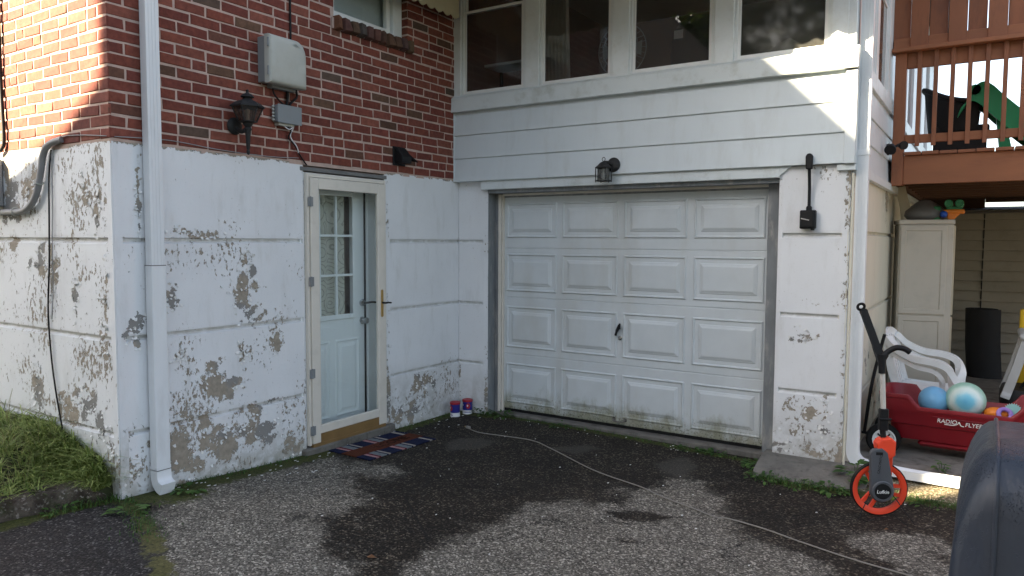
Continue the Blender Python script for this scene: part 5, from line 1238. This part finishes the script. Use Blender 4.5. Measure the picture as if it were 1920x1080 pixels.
# floodlight on the side wall
fl = thing('floodlight', 'dark twin floodlight on the side wall next to the deck', 'floodlight', (3.53, 1.65, 2.40))
MB().lathe([(.05,0),(.055,.02),(.03,.03)], (SX+.012,1.95,2.47), (1,0,0), 18).build('base', 'black_metal', fl, smooth=40)
MB().tube([(SX+.03,1.95,2.47),(3.58,1.75,2.475)], .012, 8).build('arm', 'black_metal', fl)
MB().lathe([(.015,0),(.022,.04),(.038,.07),(.038,.09)], (3.575,1.93,2.50), (.25,-.3,-.05), 16).build('lamp_head', 'black_metal', fl, smooth=40)
MB().lathe([(.015,0),(.03,.03),(.046,.07),(.048,.09),(.036,.092)], (3.56,1.62,2.47), (-.1,-.75,-.55), 16).build('lamp_head', 'black_metal', fl, smooth=40)
# ------------------------------------------------------------------ things on the driveway
# doormat
dm = thing('doormat', 'striped doormat with faded WELCOME lettering in front of the storm door', 'doormat', (.29, -1.34, -.03))
mx0, mx1, my0, my1 = .075, .51, -1.73, -.95
def zmat(x, y): return zgf(x, y) + .006
def strip(x0, x1, y0, y1, lift, name, mat, curl=0.):
    xs_ = np.linspace(x0, x1, 6); ys_ = np.linspace(y0, y1, max(2, int((y1-y0)/.04)+1))
    X, Y = np.meshgrid(xs_, ys_)
    Zm = zg(X.ravel(), Y.ravel()).reshape(X.shape)+lift
    rows = [[(X[i,j], Y[i,j], Zm[i,j]) for j in range(X.shape[1])] for i in range(X.shape[0])]
    mb = MB().loft(rows, False, False)
    edge = [(r, c) for r in (0,) for c in range(6)]
    low = [[(p[0], p[1], p[2]-.007) for p in r] for r in rows]
    for a, b in ((rows[0], low[0]), (rows[-1], low[-1]), ([r[0] for r in rows], [r[0] for r in low]), ([r[-1] for r in rows], [r[-1] for r in low])):
        mb.loft([a, b], False, False)
    return mb.build(name, mat, dm)
for nm, c in (('mat_navy',(.014,.018,.045)),('mat_pink',(.36,.20,.20)),('mat_grey',(.16,.18,.19)),('mat_red',(.11,.015,.025)),('mat_rust',(.085,.028,.016)),('mat_cream',(.30,.27,.24))):
    paint(nm, c, .95, .25, 40, .8, 260, spec=.1, bdist=.004)
strip(.215, .375, my0, my1, .011, 'mat_band', 'mat_rust')
seq = [('mat_navy',.065),('mat_pink',.028),('mat_red',.02),('mat_grey',.055),('mat_navy',.02),('mat_cream',.022),('mat_navy',.115),('mat_pink',.03),('mat_red',.018),('mat_grey',.055),('mat_navy',.018),('mat_cream',.025),('mat_navy',.16),('mat_cream',.03),('mat_navy',.039)]
tot = sum(s for _, s in seq); y = my0
for nm, s_ in seq:
    L = s_*(my1-my0)/tot
    strip(mx0, .214, y+.001, y+L-.001, .010+random.uniform(0,.002), 'mat_stripe', nm); strip(.376, mx1, y+.001-.004, y+L-.005, .010+random.uniform(0,.002), 'mat_stripe', nm); y += L
paint('mat_letter', (.035,.014,.010), .95, .2, 40, .5, 200, spec=.1)
wl_ = text('mat_lettering', 'WELCOME', .115, 'mat_letter', dm, Matrix.Translation((.295, -1.34, zgf(.295,-1.34)+.0125)) @ Matrix.Rotation(R(90), 4, 'Z'), .0012, 0, .98)
# two snack cans by the wall
def can(x, y, ang, label):
    z = zgf(x, y)-.002; t = thing('tin_can', label, 'can', (x, y, z), (0, 0, R(ang)), world=False, group='snack cans by the wall')
    r = .046
    MB().lathe([(r,0),(r+.001,.004),(r,.008),(r,.04)], (0,0,0), (0,0,1), 28).build('lower_label', 'can_white', t, smooth=40)
    MB().lathe([(r,.0402),(r,.118)], (0,0,0), (0,0,1), 28).build('label_wrap', 'can_blue', t, smooth=40)
    MB().lathe([(r+.003,.118),(r+.004,.123),(r+.003,.138),(r-.004,.140),(r-.006,.136),(.001,.136)], (0,0,0), (0,0,1), 28).build('lid', 'can_red', t, smooth=40)
    def wrap(a0, a1, z0, z1, shape, mat, name):
        n = 14; rows = []
        for i in range(n+1):
            a = a0+(a1-a0)*i/n; f = shape(i/n)
            zm = (z0+z1)/2; hh = (z1-z0)/2*f
            rows.append([((r+.0008)*math.cos(a), (r+.0008)*math.sin(a), zm-hh), ((r+.0008)*math.cos(a), (r+.0008)*math.sin(a), zm+hh)])
        MB().loft(rows, False, False).build(name, mat, t)
    wrap(R(-80), R(-25), .055, .108, lambda f: math.sin(math.pi*min(1,max(0,f)))**.5+.02, 'can_red', 'emblem')
    wrap(R(-70), R(-52), .075, .095, lambda f: math.sin(math.pi*f)+.05, 'can_white', 'emblem_spot')
    wrap(R(-130), R(-112), .08, .098, lambda f: math.sin(math.pi*f)+.05, 'can_white', 'emblem_spot')
    wrap(R(-100), R(-20), .016, .021, lambda f: 1, 'can_blue', 'print_line'); wrap(R(-100), R(-30), .026, .029, lambda f: 1, 'tool_grey', 'print_line')
    return t
can(.125, -.185, -60, 'blue can with red lid, left one of the pair by the wall')
can(.155, -.03, 8, 'blue can with red lid and emblem, right one of the pair by the wall')
# extension cord
CORD = [(0.54,-0.52),(0.69,-0.57),(.95,-.54),(1.2,-0.53),(1.45,-0.65),(1.93,-0.91),(2.36,-1.04),(2.53,-1.13),(2.8,-1.24),(2.96,-1.315),(3.04,-1.30),(3.26,-1.35),(3.48,-1.44),(3.77,-1.54),(4.07,-1.6),(4.6,-1.70)]
ec = thing('extension_cord', 'beige extension cord snaking across the driveway', 'cord', (.54, -.52, -.03))
MB().tube([(p.x, p.y, zgf(p.x, p.y)+.005) for p in catmull([(a, b, 0) for a, b in CORD], 6)], .0040, 6).build('cable', 'cord_beige', ec, smooth=180)
MB().obox((.515,-.508,zgf(.51,-.51)+.014), (.05,.026,.022), Matrix.Rotation(R(-20),3,'Z')).build('plug', 'cord_beige', ec, bevel=.005, seg=2)
for s_ in (-.006,.006): MB().obox((.48,-.497+s_,zgf(.48,-.5)+.015), (.02,.002,.006), Matrix.Rotation(R(-20),3,'Z')).build('prong', 'brass', ec)
# ------------------------------------------------------------------ measuring wheel
mwz = zgf(3.79,-.72)
mwh = thing('measuring_wheel', 'orange and grey measuring wheel standing on its wire kickstand', 'measuring wheel', (3.79, -.72, mwz), (0, 0, R(27)), world=False)
wr = .165; wc_ = Vector((0, 0, wr))
AX = (0,1,0)
MB().lathe([(.128,-.010),(.138,-.016),(.160,-.016),(.160,.016),(.138,.016),(.128,.010)], wc_, AX, 48, cap=False).loft([[wc_+Vector((math.cos(t)*.128, d, math.sin(t)*.128)) for t in np.linspace(0,2*math.pi,48,endpoint=False)] for d in (-.010,.010)], True, False).build('rim', 'safety_orange', mwh, smooth=35)
MB().lathe([(.159,-.017),(.166,-.013),(.166,.013),(.159,.017)], wc_, AX, 48, cap=False).build('tyre', 'black_rubber', mwh, smooth=40)
for k in range(3):
    for s_ in (-1, 1):
        t = R(115 + 120*k); d = Vector((math.cos(t),0,math.sin(t))); p = Vector((-math.sin(t),0,math.cos(t)))*s_
        MB().sweep([wc_+d*.03+p*.022, wc_+d*.138+p*.030], .020, .016, (0,1,0)).build('spoke', 'safety_orange', mwh)
MB().lathe([(.001,-.02),(.045,-.02),(.045,.02),(.001,.02)], wc_, AX, 24).build('hub', 'safety_orange', mwh, smooth=40)
# grey counter housing in front, orange yoke behind
hs_ = [(math.cos(t)*.070, math.sin(t)*.070) for t in np.linspace(R(168), R(372), 22)] + [(.025,.235),(-.005,.262),(-.058,.255),(-.074,.235)]
MB().prism(hs_, lambda p, q, t: (p, t, wr+q), -.058, -.024).build('counter_housing', 'tool_grey', mwh, bevel=.006, seg=2)
MB().prism([(-.025,.235),(.025,.185),(.075,.215),(.078,.300),(.05,.325),(-.01,.315),(-.035,.285)], lambda p, q, t: (p, t, wr+q), -.045, .03).build('top_block', 'safety_orange', mwh, bevel=.008, seg=2)
MB().prism([(.030,.225),(.070,.215),(.066,.06),(.078,.0),(.03,.0),(.025,.1)], lambda p, q, t: (p, t, wr+q), -.022, .022).build('fork', 'safety_orange', mwh, bevel=.004)
MB().lathe([(.001,0),(.063,0),(.065,.004),(.060,.010),(.050,.010),(.049,.006),(.001,.006)], wc_+Vector((0,-.058,0)), (0,-1,0), 32).build('cap_ring', 'tool_grey', mwh, smooth=35)
MB().lathe([(.001,0),(.047,0),(.047,.0025),(.001,.0025)], wc_+Vector((0,-.064,0)), (0,-1,0), 32).build('badge', 'black_plastic', mwh)
text('badge_lettering', 'Lufkin', .030, 'letter_white', mwh, Matrix.Translation((0,-.0672,wr-.002)) @ Matrix.Rotation(R(90),4,'X'), .0008, .1, .98)
text('housing_lettering', 'CALC MATIC', .020, 'black_plastic', mwh, Matrix.Translation((-.02,-.0585,wr+.165)) @ Matrix.Rotation(R(-82),4,'Y') @ Matrix.Rotation(R(90),4,'X'), .0006, .1, 1.0)
MB().box(-.045, -.005, -.0592, -.0575, wr+.222, wr+.24).build('display_window', 'black_plastic', mwh)
A = Vector((.02, 0, wr+.29)); B = Vector((.004,.01,.61)); C_ = Vector((-.004,.02,.905))
MB().tube([A, Vector((.012,.004,.53))], .017, 12).build('lower_clamp', 'black_plastic', mwh, smooth=50)
MB().box(-.012, .04, -.016, .022, .525, .66).build('folding_joint', 'black_plastic', mwh, bevel=.006)
MB().tube([(.05,-.02,.60),(-.02,-.02,.60)], .007, 8).build('joint_pin', 'black_plastic', mwh)
MB().tube([(.012,.004,.64), (.000,.012,.905)], .0155, 14).build('rod', 'rod_silver', mwh, smooth=50)
MB().tube([(.000,.012,.875),(-.003,.016,.99)], [.021,.024], 12).build('grip_collar', 'black_plastic', mwh, smooth=50)
MB().tube(catmull([(-.005,.016,.95),(.02,.012,1.0),(.07,.0,1.035),(.115,-.012,1.03),(.145,-.02,1.01)]), [.022]*6+[.017]*18+[.014], 10).build('pistol_grip', 'black_plastic', mwh, smooth=60)
MB().sweep(catmull([(-.003,.02,.95),(-.035,.035,1.05),(-.075,.055,1.17),(-.105,.07,1.26)]), [.046]*6+[.04]*12+[.03], .028, (0,1,0)).build('upper_handle', 'black_plastic', mwh, smooth=50)
MB().torus((-.115,.074,1.275), (0,1,.3), .020, .009, 18, 6).build('hang_loop', 'black_plastic', mwh, smooth=60)
for s_, pts in ((-1, [(-.05,-.03,wr+.0),(-.15,-.10,.004),(-.11,-.14,.004),(-.075,-.10,.004),(.0,-.06,.006)]), (1, [(.065,-.03,wr-.02),(.15,-.16,.004),(.10,-.17,.004),(.06,-.09,.03)])):
    MB().tube(pts, .0032, 6).build('kickstand', 'black_metal', mwh)
# ------------------------------------------------------------------ covered grill in the foreground
m_, nt_, b_ = newmat('grill_vinyl'); MATS['grill_vinyl'] = m_
v_ = coord(nt_); n_ = noi(nt_, v_, 5, 5, .6)
dp_ = noi(nt_, coord(nt_, (1,1,.8)), 260, 2, .5)
ar_ = sstep(nt_, noi(nt_, v_, 7, 4, .6), .47, .56)
top_ = nd(nt_, 'ShaderNodeMapRange', {0: sepz(nt_)[2], 1: .78, 2: 1.0, 3: 0., 4: 1.}).outputs[0]
drop = mth(nt_, 'MULTIPLY', mth(nt_, 'MULTIPLY', sstep(nt_, dp_, .56, .66), ar_), top_)
set_in(nt_, b_, 'Base Color', ramp(nt_, n_, [(.3,(.014,.019,.030)),(.7,(.020,.027,.042))]))
set_in(nt_, b_, 'Roughness', mth(nt_, 'SUBTRACT', .48, mth(nt_, 'MULTIPLY', drop, .4)))
nb_ = bump(nt_, noi(nt_, coord(nt_, (1.4,1.4,.5)), 4.5, 4, .55), .6, .035)
nb_ = bump(nt_, noi(nt_, v_, 420, 2, .5), .12, .001, nb_)
set_in(nt_, b_, 'Normal', bump(nt_, drop, .9, .004, nb_))
gr = thing('covered_grill', 'grill under a dark blue vinyl cover in the right foreground', 'grill', (4.9, -3.3, 0), (0, 0, R(0)))
GX0, GX1, GY0, GY1, GH = 4.235, 5.45, -3.46, -2.85, 1.075
def sec(x, k):
    """cross-section of the cover at x, shrunk by k towards its middle at the top"""
    pts = []
    r = .16; hy = (GY1-GY0)/2; cy = (GY0+GY1)/2; top = GH - k
    flare = .0
    pts.append((x, cy-hy-.08, .02)); pts.append((x, cy-hy-.045, .5)); pts.append((x, cy-hy, top-r))
    for t in np.linspace(0, 90, 7)[1:]: pts.append((x, cy-hy+r-r*math.cos(R(t)), top-r+r*math.sin(R(t))))
    for t in np.linspace(90, 180, 7): pts.append((x, cy+hy-r-r*math.cos(R(t)), top-r+r*math.sin(R(t))))
    pts.append((x, cy+hy+.015, .5)); pts.append((x, cy+hy+.03, .02))
    return pts
xs_ = [GX0+.10, GX0+.3, GX0+.6, GX0+.9, GX1-.10]
MB().loft([sec(x, -.006*math.sin(i*2.)) for i, x in enumerate(xs_)], False, False).build('cover_body', 'grill_vinyl', gr, smooth=60)
# rounded end: the cross-section bulges out to the left and shrinks
def endcap(sgn, xe):
    rings = []
    for i in range(9):
        t = R(90*i/8); d = math.sin(t)*.105; k = (1-math.cos(t))
        base_ = sec(xe, 0)
        ring_ = []
        for p in base_:
            zz = p[2]; tp = max(0, min(1, (zz-.55)/.5)); sh = k*.25*tp; d2_ = d*(1-.16*tp*tp)
            cyv = (GY0+GY1)/2
            ring_.append((xe+sgn*d2_*(1+.25*max(0,(.6-zz))), cyv+(p[1]-cyv)*(1-k*.10), zz-sh if zz > .55 else zz))
        rings.append(ring_)
    mb = MB().loft(rings, False, False); last = rings[-1]; n = len(last)
    # close the end with a strip between the two halves
    for i in range(n//2 - 0):
        j = n-1-i
        if j-1 > i: mb.add([last[i], last[i+1], last[j-1], last[j]], [(0,1,2,3)])
    return mb.build('cover_end', 'grill_vinyl', gr, smooth=60)
endcap(-1, GX0+.10); endcap(1, GX1-.10)
for xe in (GX0+.10, GX1-.10):
    MB().tube([(p[0], p[1]+(p[1]-(GY0+GY1)/2)*.006, p[2]+.002) for p in sec(xe, -.001)], .006, 6).build('seam_piping', 'grill_vinyl', gr, smooth=60)
# ------------------------------------------------------------------ plants and litter
def blades(n, place, h0, h1, w0, bend, rnd):
    V, F, T = [], [], []
    for _ in range(n):
        x, y, z, k = place(rnd); a = rnd.uniform(0, 2*math.pi); h = rnd.uniform(h0, h1)*k; b = rnd.uniform(.2, 1)*bend*h; w_ = w0*rnd.uniform(.6, 1.3)
        dx, dy = math.cos(a), math.sin(a); px, py_2 = -dy*w_/2, dx*w_/2; t = rnd.random(); i = len(V)
        for f, ww in ((0, 1), (.45, .85), (.8, .5)):
            cx = x+dx*b*f*f; cy = y+dy*b*f*f; cz = z+h*f*(1-.25*f*bend)
            V += [(cx-px*ww, cy-py_2*ww, cz), (cx+px*ww, cy+py_2*ww, cz)]
        V.append((x+dx*b, y+dy*b, z+h*(1-.3*bend))); T += [t]*7
        F += [(i,i+1,i+3,i+2), (i+2,i+3,i+5,i+4), (i+4,i+5,i+6)]
    return V, F, T
def foliage(name, VFT, mat, **props):
    me = bpy.data.meshes.new(name); me.from_pydata(VFT[0], [], VFT[1]); set_attr(me, 'tone', VFT[2]); return link(name, me, mat, props.pop('parent', None), None, **props)
rg_ = random.Random(3)
def on_lawn(r):
    x = -.20 - abs(r.gauss(0, .75)) if r.random() < .8 else -r.uniform(.2, 3.); y = r.uniform(-5.6, -3.36)
    return x, y, float(zlawn(np.array([x]), np.array([y]))[0])-.01, .6+.6*max(0, mnoise.noise(Vector((x*3, y*3, 0)))+.3)
def on_lawn_np(n, tuft=1):
    pts = [on_lawn(rg_) for _ in range(0)]
    x = np.where(RNG.random(n) < .75, -.33-np.abs(RNG.normal(0, .7, n)), -RNG.uniform(.2, 3., n)); y = RNG.uniform(-5.2, -3.36, n)
    z = zlawn(x, y); k = np.array([.55+.9*max(0, mnoise.noise(Vector((a*2.5, b*2.5, 0)))+.3) for a, b in zip(x, y)])
    if tuft > 1:
        m = n//tuft + 1; idx = np.repeat(np.arange(m), tuft)[:n]; x = x[idx] + RNG.normal(0, .014, n); y = np.minimum(y[idx] + RNG.normal(0, .014, n), -3.33); z = z[idx]; k = k[idx]*RNG.uniform(.5, 1.15, n)
    return iter(list(zip(x.tolist(), y.tolist(), (z-.01).tolist(), k.tolist())))
n = 9000; it = on_lawn_np(n, 16)
foliage('grass', blades(n, lambda r: next(it), .08, .25, .0080, 1.6, rg_), 'grass_blade', kind='stuff')
n = 3000
x_ = np.repeat(-.04-np.abs(RNG.normal(0, .45, n//12)), 12)+RNG.normal(0, .012, n); y_ = np.repeat(RNG.uniform(-3.50, -3.335, n//12), 12)+RNG.normal(0, .012, n)
x_ = np.minimum(x_, -.095); y_ = np.minimum(y_, -3.325)
it3 = iter(list(zip(x_.tolist(), y_.tolist(), (zlawn(x_, y_)-.01).tolist(), RNG.uniform(.4, 1.1, n).tolist())))
foliage('wall_grass', blades(n, lambda r: next(it3), .07, .22, .0085, 1.7, rg_), 'grass_blade', kind='stuff')
n = 640
x_ = np.repeat(RNG.uniform(-.40, -.20, n//16), 16)+RNG.normal(0, .012, n); y_ = np.repeat(RNG.uniform(-4.6, -3.4, n//16), 16)+RNG.normal(0, .012, n)
it4 = iter(list(zip(x_.tolist(), y_.tolist(), np.maximum(zlawn(x_, y_)-.01, .14).tolist(), RNG.uniform(.4, 1.1, n).tolist())))
foliage('kerb_grass', blades(n, lambda r: next(it4), .06, .20, .0085, 1.9, rg_), 'grass_blade', kind='stuff')
n = 1500; it2 = on_lawn_np(n)
foliage('dry_grass', blades(n, lambda r: next(it2), .10, .30, .0030, .8, rg_), 'straw', kind='stuff')
def leaf_plant(name, label, x, y, n, spread, h, size, rnd, mat='weed_leaf', z=None, group=None):
    z = zgf(x, y) if z is None else z
    t = thing(name, label, 'weed', (x, y, z), group=group)
    V, F, T = [], [], []; S = MB()
    for k in range(n):
        a = rnd.uniform(0, 2*math.pi); r_ = spread*math.sqrt(rnd.random()); hh = h*rnd.uniform(.25, 1)*(1-.5*r_/spread)
        c = Vector((x+r_*math.cos(a), y+r_*math.sin(a), z+hh))
        if k % 3 == 0: S.tube([(x+r_*.3*math.cos(a), y+r_*.3*math.sin(a), z-.01), c], .0016, 4)
        d = Vector((math.cos(a+rnd.uniform(-.6,.6)), math.sin(a+rnd.uniform(-.6,.6)), rnd.uniform(-.35,.45))).normalized()
        s_ = d.cross(Vector((0,0,1))).normalized(); L = size*rnd.uniform(.6,1.3); W = L*rnd.uniform(.28,.42); up = s_.cross(d)
        i = len(V); pts = [c, c+d*L*.3-s_*W*.8+up*L*.06, c+d*L*.3+s_*W*.8+up*L*.06, c+d*L*.7-s_*W*.65+up*L*.03, c+d*L*.7+s_*W*.65+up*L*.03, c+d*L-up*L*.12]
        V += [tuple(p) for p in pts]; F += [(i,i+1,i+2),(i+1,i+3,i+4,i+2),(i+3,i+5,i+4)]; T += [rnd.random()]*6
    foliage('foliage', (V, F, T), mat, parent=t)
    S.build('stems', mat, t)
    return t
rw = random.Random(21)
leaf_plant('weed', 'leafy green weed at the foot of the corner downspout behind the measuring wheel', 3.60, -.16, 42, .10, .17, .075, rw)
leaf_plant('weed', 'small weed growing from the patio in front of the wagon', 4.08, .42, 26, .05, .10, .04, rw)
leaf_plant('weed', 'broad leaved weed below the left downspout outlet', .17, -2.98, 14, .07, .04, .05, rw)
leaf_plant('weed', 'pale wide leaved weed on the driveway seam near the kerb', .26, -3.40, 9, .07, .05, .07, rw)
leaf_plant('weed', 'small weed at the left end of the kerb on dark asphalt', -.06, -3.62, 12, .08, .05, .05, rw)
leaf_plant('weed', 'weed growing behind the two snack cans', .30, .0, 40, .09, .09, .045, rw)
leaf_plant('weed', 'weed at the left corner of the garage door', .50, .04, 46, .11, .05, .045, rw)
leaf_plant('weed', 'low weed beside the right garage jamb', 2.93, -.12, 60, .13, .05, .045, rw)
for (x, y, d) in ((2.35,.0,'under the third panel of the garage door'),(2.55,-.01,'under the fourth panel of the garage door'),(1.15,.03,'under the first panel seam of the garage door')):
    leaf_plant('weed', 'patch of small weeds ' + d, x, y, 34, .10, .035, .035, rw)
for (x, y, d) in ((3.02,-.40,'at the left end of the concrete footing'),(3.25,-.44,'in front of the middle of the concrete footing'),(3.48,-.40,'at the right end of the concrete footing'),(4.05,-.34,'right of the measuring wheel')):
    leaf_plant('weed', 'low clump of weeds ' + d, x, y, rw.randint(28, 60), rw.uniform(.09,.15), rw.uniform(.035,.07), rw.uniform(.03,.05), rw)
# tufts of grass: along the footing and at the seam (ground cover)
def strip_place(pts, wd):
    segs = list(zip(pts[:-1], pts[1:]))
    def f(r):
        a, b = r.choice(segs); t = r.random(); x = a[0]+(b[0]-a[0])*t+r.gauss(0, wd); y = a[1]+(b[1]-a[1])*t+r.gauss(0, wd)
        return x, y, GZ(x, y), 1.
    return f
_gz = {}
def GZ(x, y):
    k = (round(x, 1), round(y, 1))
    if k not in _gz: _gz[k] = zgf(*k)
    return _gz[k]
V, F, T = [], [], []
for (pts, wd, n, h) in (([(2.95,-.36),(3.2,-.43),(3.6,-.38)], .04, 420, .05), ([(3.72,-.32),(4.3,-.34)], .05, 380, .05), (SEAM[:4], .05, 500, .035), ([(.03,-3.1),(.03,-1.95)], .03, 420, .03),
                        ([(.5,.05),(1.6,.04),(2.9,-.03)], .025, 520, .03), ([(.03,-.95),(.05,-.1)], .03, 160, .03), ([(0.0,-3.3),(-.06,-3.7)], .03, 140, .06)):
    v, f, t = blades(n, strip_place(pts, wd), h*.4, h*1.3, .0042, 1.2, rg_); i = len(V); V += v; F += [tuple(a+i for a in q) for q in f]; T += t
foliage('ground_cover', (V, F, T), 'weed_leaf', kind='stuff')
# paint flakes and grit fallen on the asphalt
rf = random.Random(8); mb = MB()
for k in range(150):
    if k < 65: x, y = abs(rf.gauss(.12, .14))+.02, rf.uniform(-3.2, -.1)
    elif k < 95: x, y = rf.uniform(.5, 3.), rf.uniform(-.1, .03)
    else: x, y = rf.uniform(.2, 4.2), rf.uniform(-3.2, -.3)
    s_ = rf.uniform(.003, .010)*(1.3 if k < 65 else .8); a = rf.uniform(0, 6); z = zgf(x, y)+.003
    mb.prism([(s_*math.cos(a+t)*rf.uniform(.6,1.2), s_*math.sin(a+t)*rf.uniform(.6,1.2)) for t in (0,1.2,2.4,3.6,4.9)], lambda p, q, t: (x+p, y+q, z+t+p*.2), 0, .003)
mb.build('paint_flakes', 'paint_chip', fix=False, kind='stuff')
def leaf(x, y, s, mat, label):
    z = zgf(x, y)+.004; rows = [[(x-s, y, z), (x-s, y, z)], [(x-.4*s, y-.4*s, z+.004), (x-.4*s, y+.4*s, z+.012)], [(x+.3*s, y-.35*s, z+.008), (x+.3*s, y+.4*s, z+.004)], [(x+s, y+.1*s, z+.01), (x+s, y+.1*s, z+.01)]]
    V = [p for r in rows for p in r]; F = [(0,2,3),(2,4,5,3),(4,6,5)]
    o = foliage('fallen_leaf', (V, F, [.5]*8), mat); tag(o, label, 'leaf')
leaf(1.72, -2.98, .035, 'dead_leaf', 'brown dead leaf on the driveway at the bottom edge')
leaf(3.87, -.98, .018, 'dead_leaf', 'tiny orange leaf on the asphalt below the measuring wheel')
# ------------------------------------------------------------------ trees beyond the shed and across the road
def tree(name, label, x, y, zb, trunk_h, r, hgt, n, rnd, size=.16, hole=None):
    t = thing(name, label, 'tree', (x, y, zb), group='trees around the yard')
    tr = MB().tube([(x, y, zb-.3), (x+.05, y, zb+trunk_h*.5), (x-.05, y+.05, zb+trunk_h), (x, y, zb+trunk_h+hgt*.5)], [.22*r/2, .17*r/2, .14*r/2, .04], 10)
    for k in range(7):
        a = k*2.4; tr.tube([(x, y, zb+trunk_h*(.7+.05*k)), (x+math.cos(a)*r*.4, y+math.sin(a)*r*.4, zb+trunk_h+hgt*(.2+.06*k)), (x+math.cos(a)*r*.75, y+math.sin(a)*r*.75, zb+trunk_h+hgt*(.35+.06*k))], [.07*r/2, .045*r/2, .015], 6)
    tr.build('trunk', 'bark', t)
    V, F, T = [], [], []
    clumps = []
    for k in range(40):
        u = rnd.gauss(0, 1), rnd.gauss(0, 1), rnd.gauss(0, 1); q = math.sqrt(sum(c*c for c in u)); f = rnd.uniform(.45, 1.)
        clumps.append((x+u[0]/q*r*f, y+u[1]/q*r*f, zb+trunk_h+hgt*.45+u[2]/q*hgt*.5*f, rnd.uniform(.25,.45)*r, rnd.random()))
    for k in range(n):
        c = rnd.choice(clumps); p = Vector((c[0]+rnd.gauss(0,c[3]*.5), c[1]+rnd.gauss(0,c[3]*.5), c[2]+rnd.gauss(0,c[3]*.4)))
        d = Vector((rnd.gauss(0,1), rnd.gauss(0,1), rnd.gauss(0,.6))).normalized(); s_ = d.cross(Vector((rnd.gauss(0,1), rnd.gauss(0,1), 1))).normalized(); L = size*rnd.uniform(.6,1.3)
        i = len(V); V += [tuple(p), tuple(p+d*L*.5-s_*L*.3), tuple(p+d*L), tuple(p+d*L*.5+s_*L*.3)]; F.append((i,i+1,i+2,i+3)); T += [min(1,max(0,c[4]*.6+rnd.random()*.4))]*4
    foliage('crown', (V, F, T), 'tree_leaf', parent=t)
rt = random.Random(5)
tree('yard_tree', 'yellow green tree beyond the shed at the right edge', 6.1, 13.5, -.1, 1.0, 1.3, 2.6, 5000, rt, .14)
tree('yard_tree', 'big unseen tree added to darken the porch window reflections', -3.2, -23.0, 0, 4.0, 3.6, 11.0, 12000, rt, .34)  # added out of view to keep bright sky out of the panes
tree('yard_tree', 'round unseen tree added to darken the porch window reflections on the right', 2.6, -22.0, 0, 3.0, 3.4, 10.0, 12000, rt, .34)  # second unseen tree, fills the rest of the mirrored sky
tree('yard_tree', 'broad tree standing behind the viewer on the right', 13.0, -13.0, 0, 2.4, 3.4, 6.0, 9000, rt, .28)
tree('yard_tree', 'tall tree standing behind the viewer across the drive', 7.2, -19.0, 0, 2.6, 3.2, 6.5, 9000, rt, .28)
# ------------------------------------------------------------------ unseen house added behind the viewer: its outline is shaped to shade the yard
nb = thing('shade_house', 'unseen stuccoed house added across the drive, its gable shaped to shade the yard', 'house', (-5.0, -14, 0))
NY = -12.0
HX0, HX1, HZ0, HZ1 = -4.45, -4.22, 6.97, 7.42      # hole added in the unseen wall to let the ground sun spot through
def nwall(poly): MB().prism(poly, lambda p, q, t: (p, t, q), NY-.10, NY).build('shade_gable', 'shade_stucco', nb)
rk = lambda x: 10.12 - (x+5.43)*1.0                 # the raking edge
nwall([(-6.17,-.2),(HX0,-.2),(HX0,rk(HX0)),(-5.43,10.12),(-5.62,10.3),(-6.17,10.3)])
nwall([(HX0,-.2),(HX1,-.2),(HX1,HZ0),(HX0,HZ0)])
nwall([(HX0,HZ1),(HX1,HZ1),(HX1,rk(HX1)),(HX0,rk(HX0))])
nwall([(HX1,-.2),(1.6,-.2),(1.6,rk(1.6)),(HX1,rk(HX1))])
nwall([(-12.5,-.2),(-6.17,-.2),(-6.17,7.77),(-6.62,7.49),(-7.12,7.35),(-9.5,6.5),(-12.5,5.4)])
MB().box(-12.5, -5.5, NY-7, NY-.1, -.2, 5.0).box(-5.5, 1.6, NY-7, NY-.1, -.2, 3.0).build('rear_mass', 'shade_stucco', nb)
MB().prism([(-12.7,4.95),(1.8,2.95),(1.8,3.1),(-12.7,5.1)], lambda p, q, t: (p, t, q), NY-7.3, NY-.3).build('roof', 'roof_shingle', nb)
for (a, b, z0) in ((-10.5,-9.3,3.8),(-8.2,-7.0,3.8),(-3.8,-2.6,3.6),(-1.6,-.4,3.6),(-10.5,-9.3,1.0),(-8.2,-7.0,1.0),(-3.8,-2.6,1.0),(-1.6,-.4,1.0)):
    wv = MB().box(a, b, NY+.001, NY+.05, z0, z0+1.4).build('window', 'vinyl_white', nb)
    MB().box(a+.07, b-.07, NY+.051, NY+.06, z0+.07, z0+1.33).build('pane', 'black_plastic', wv)
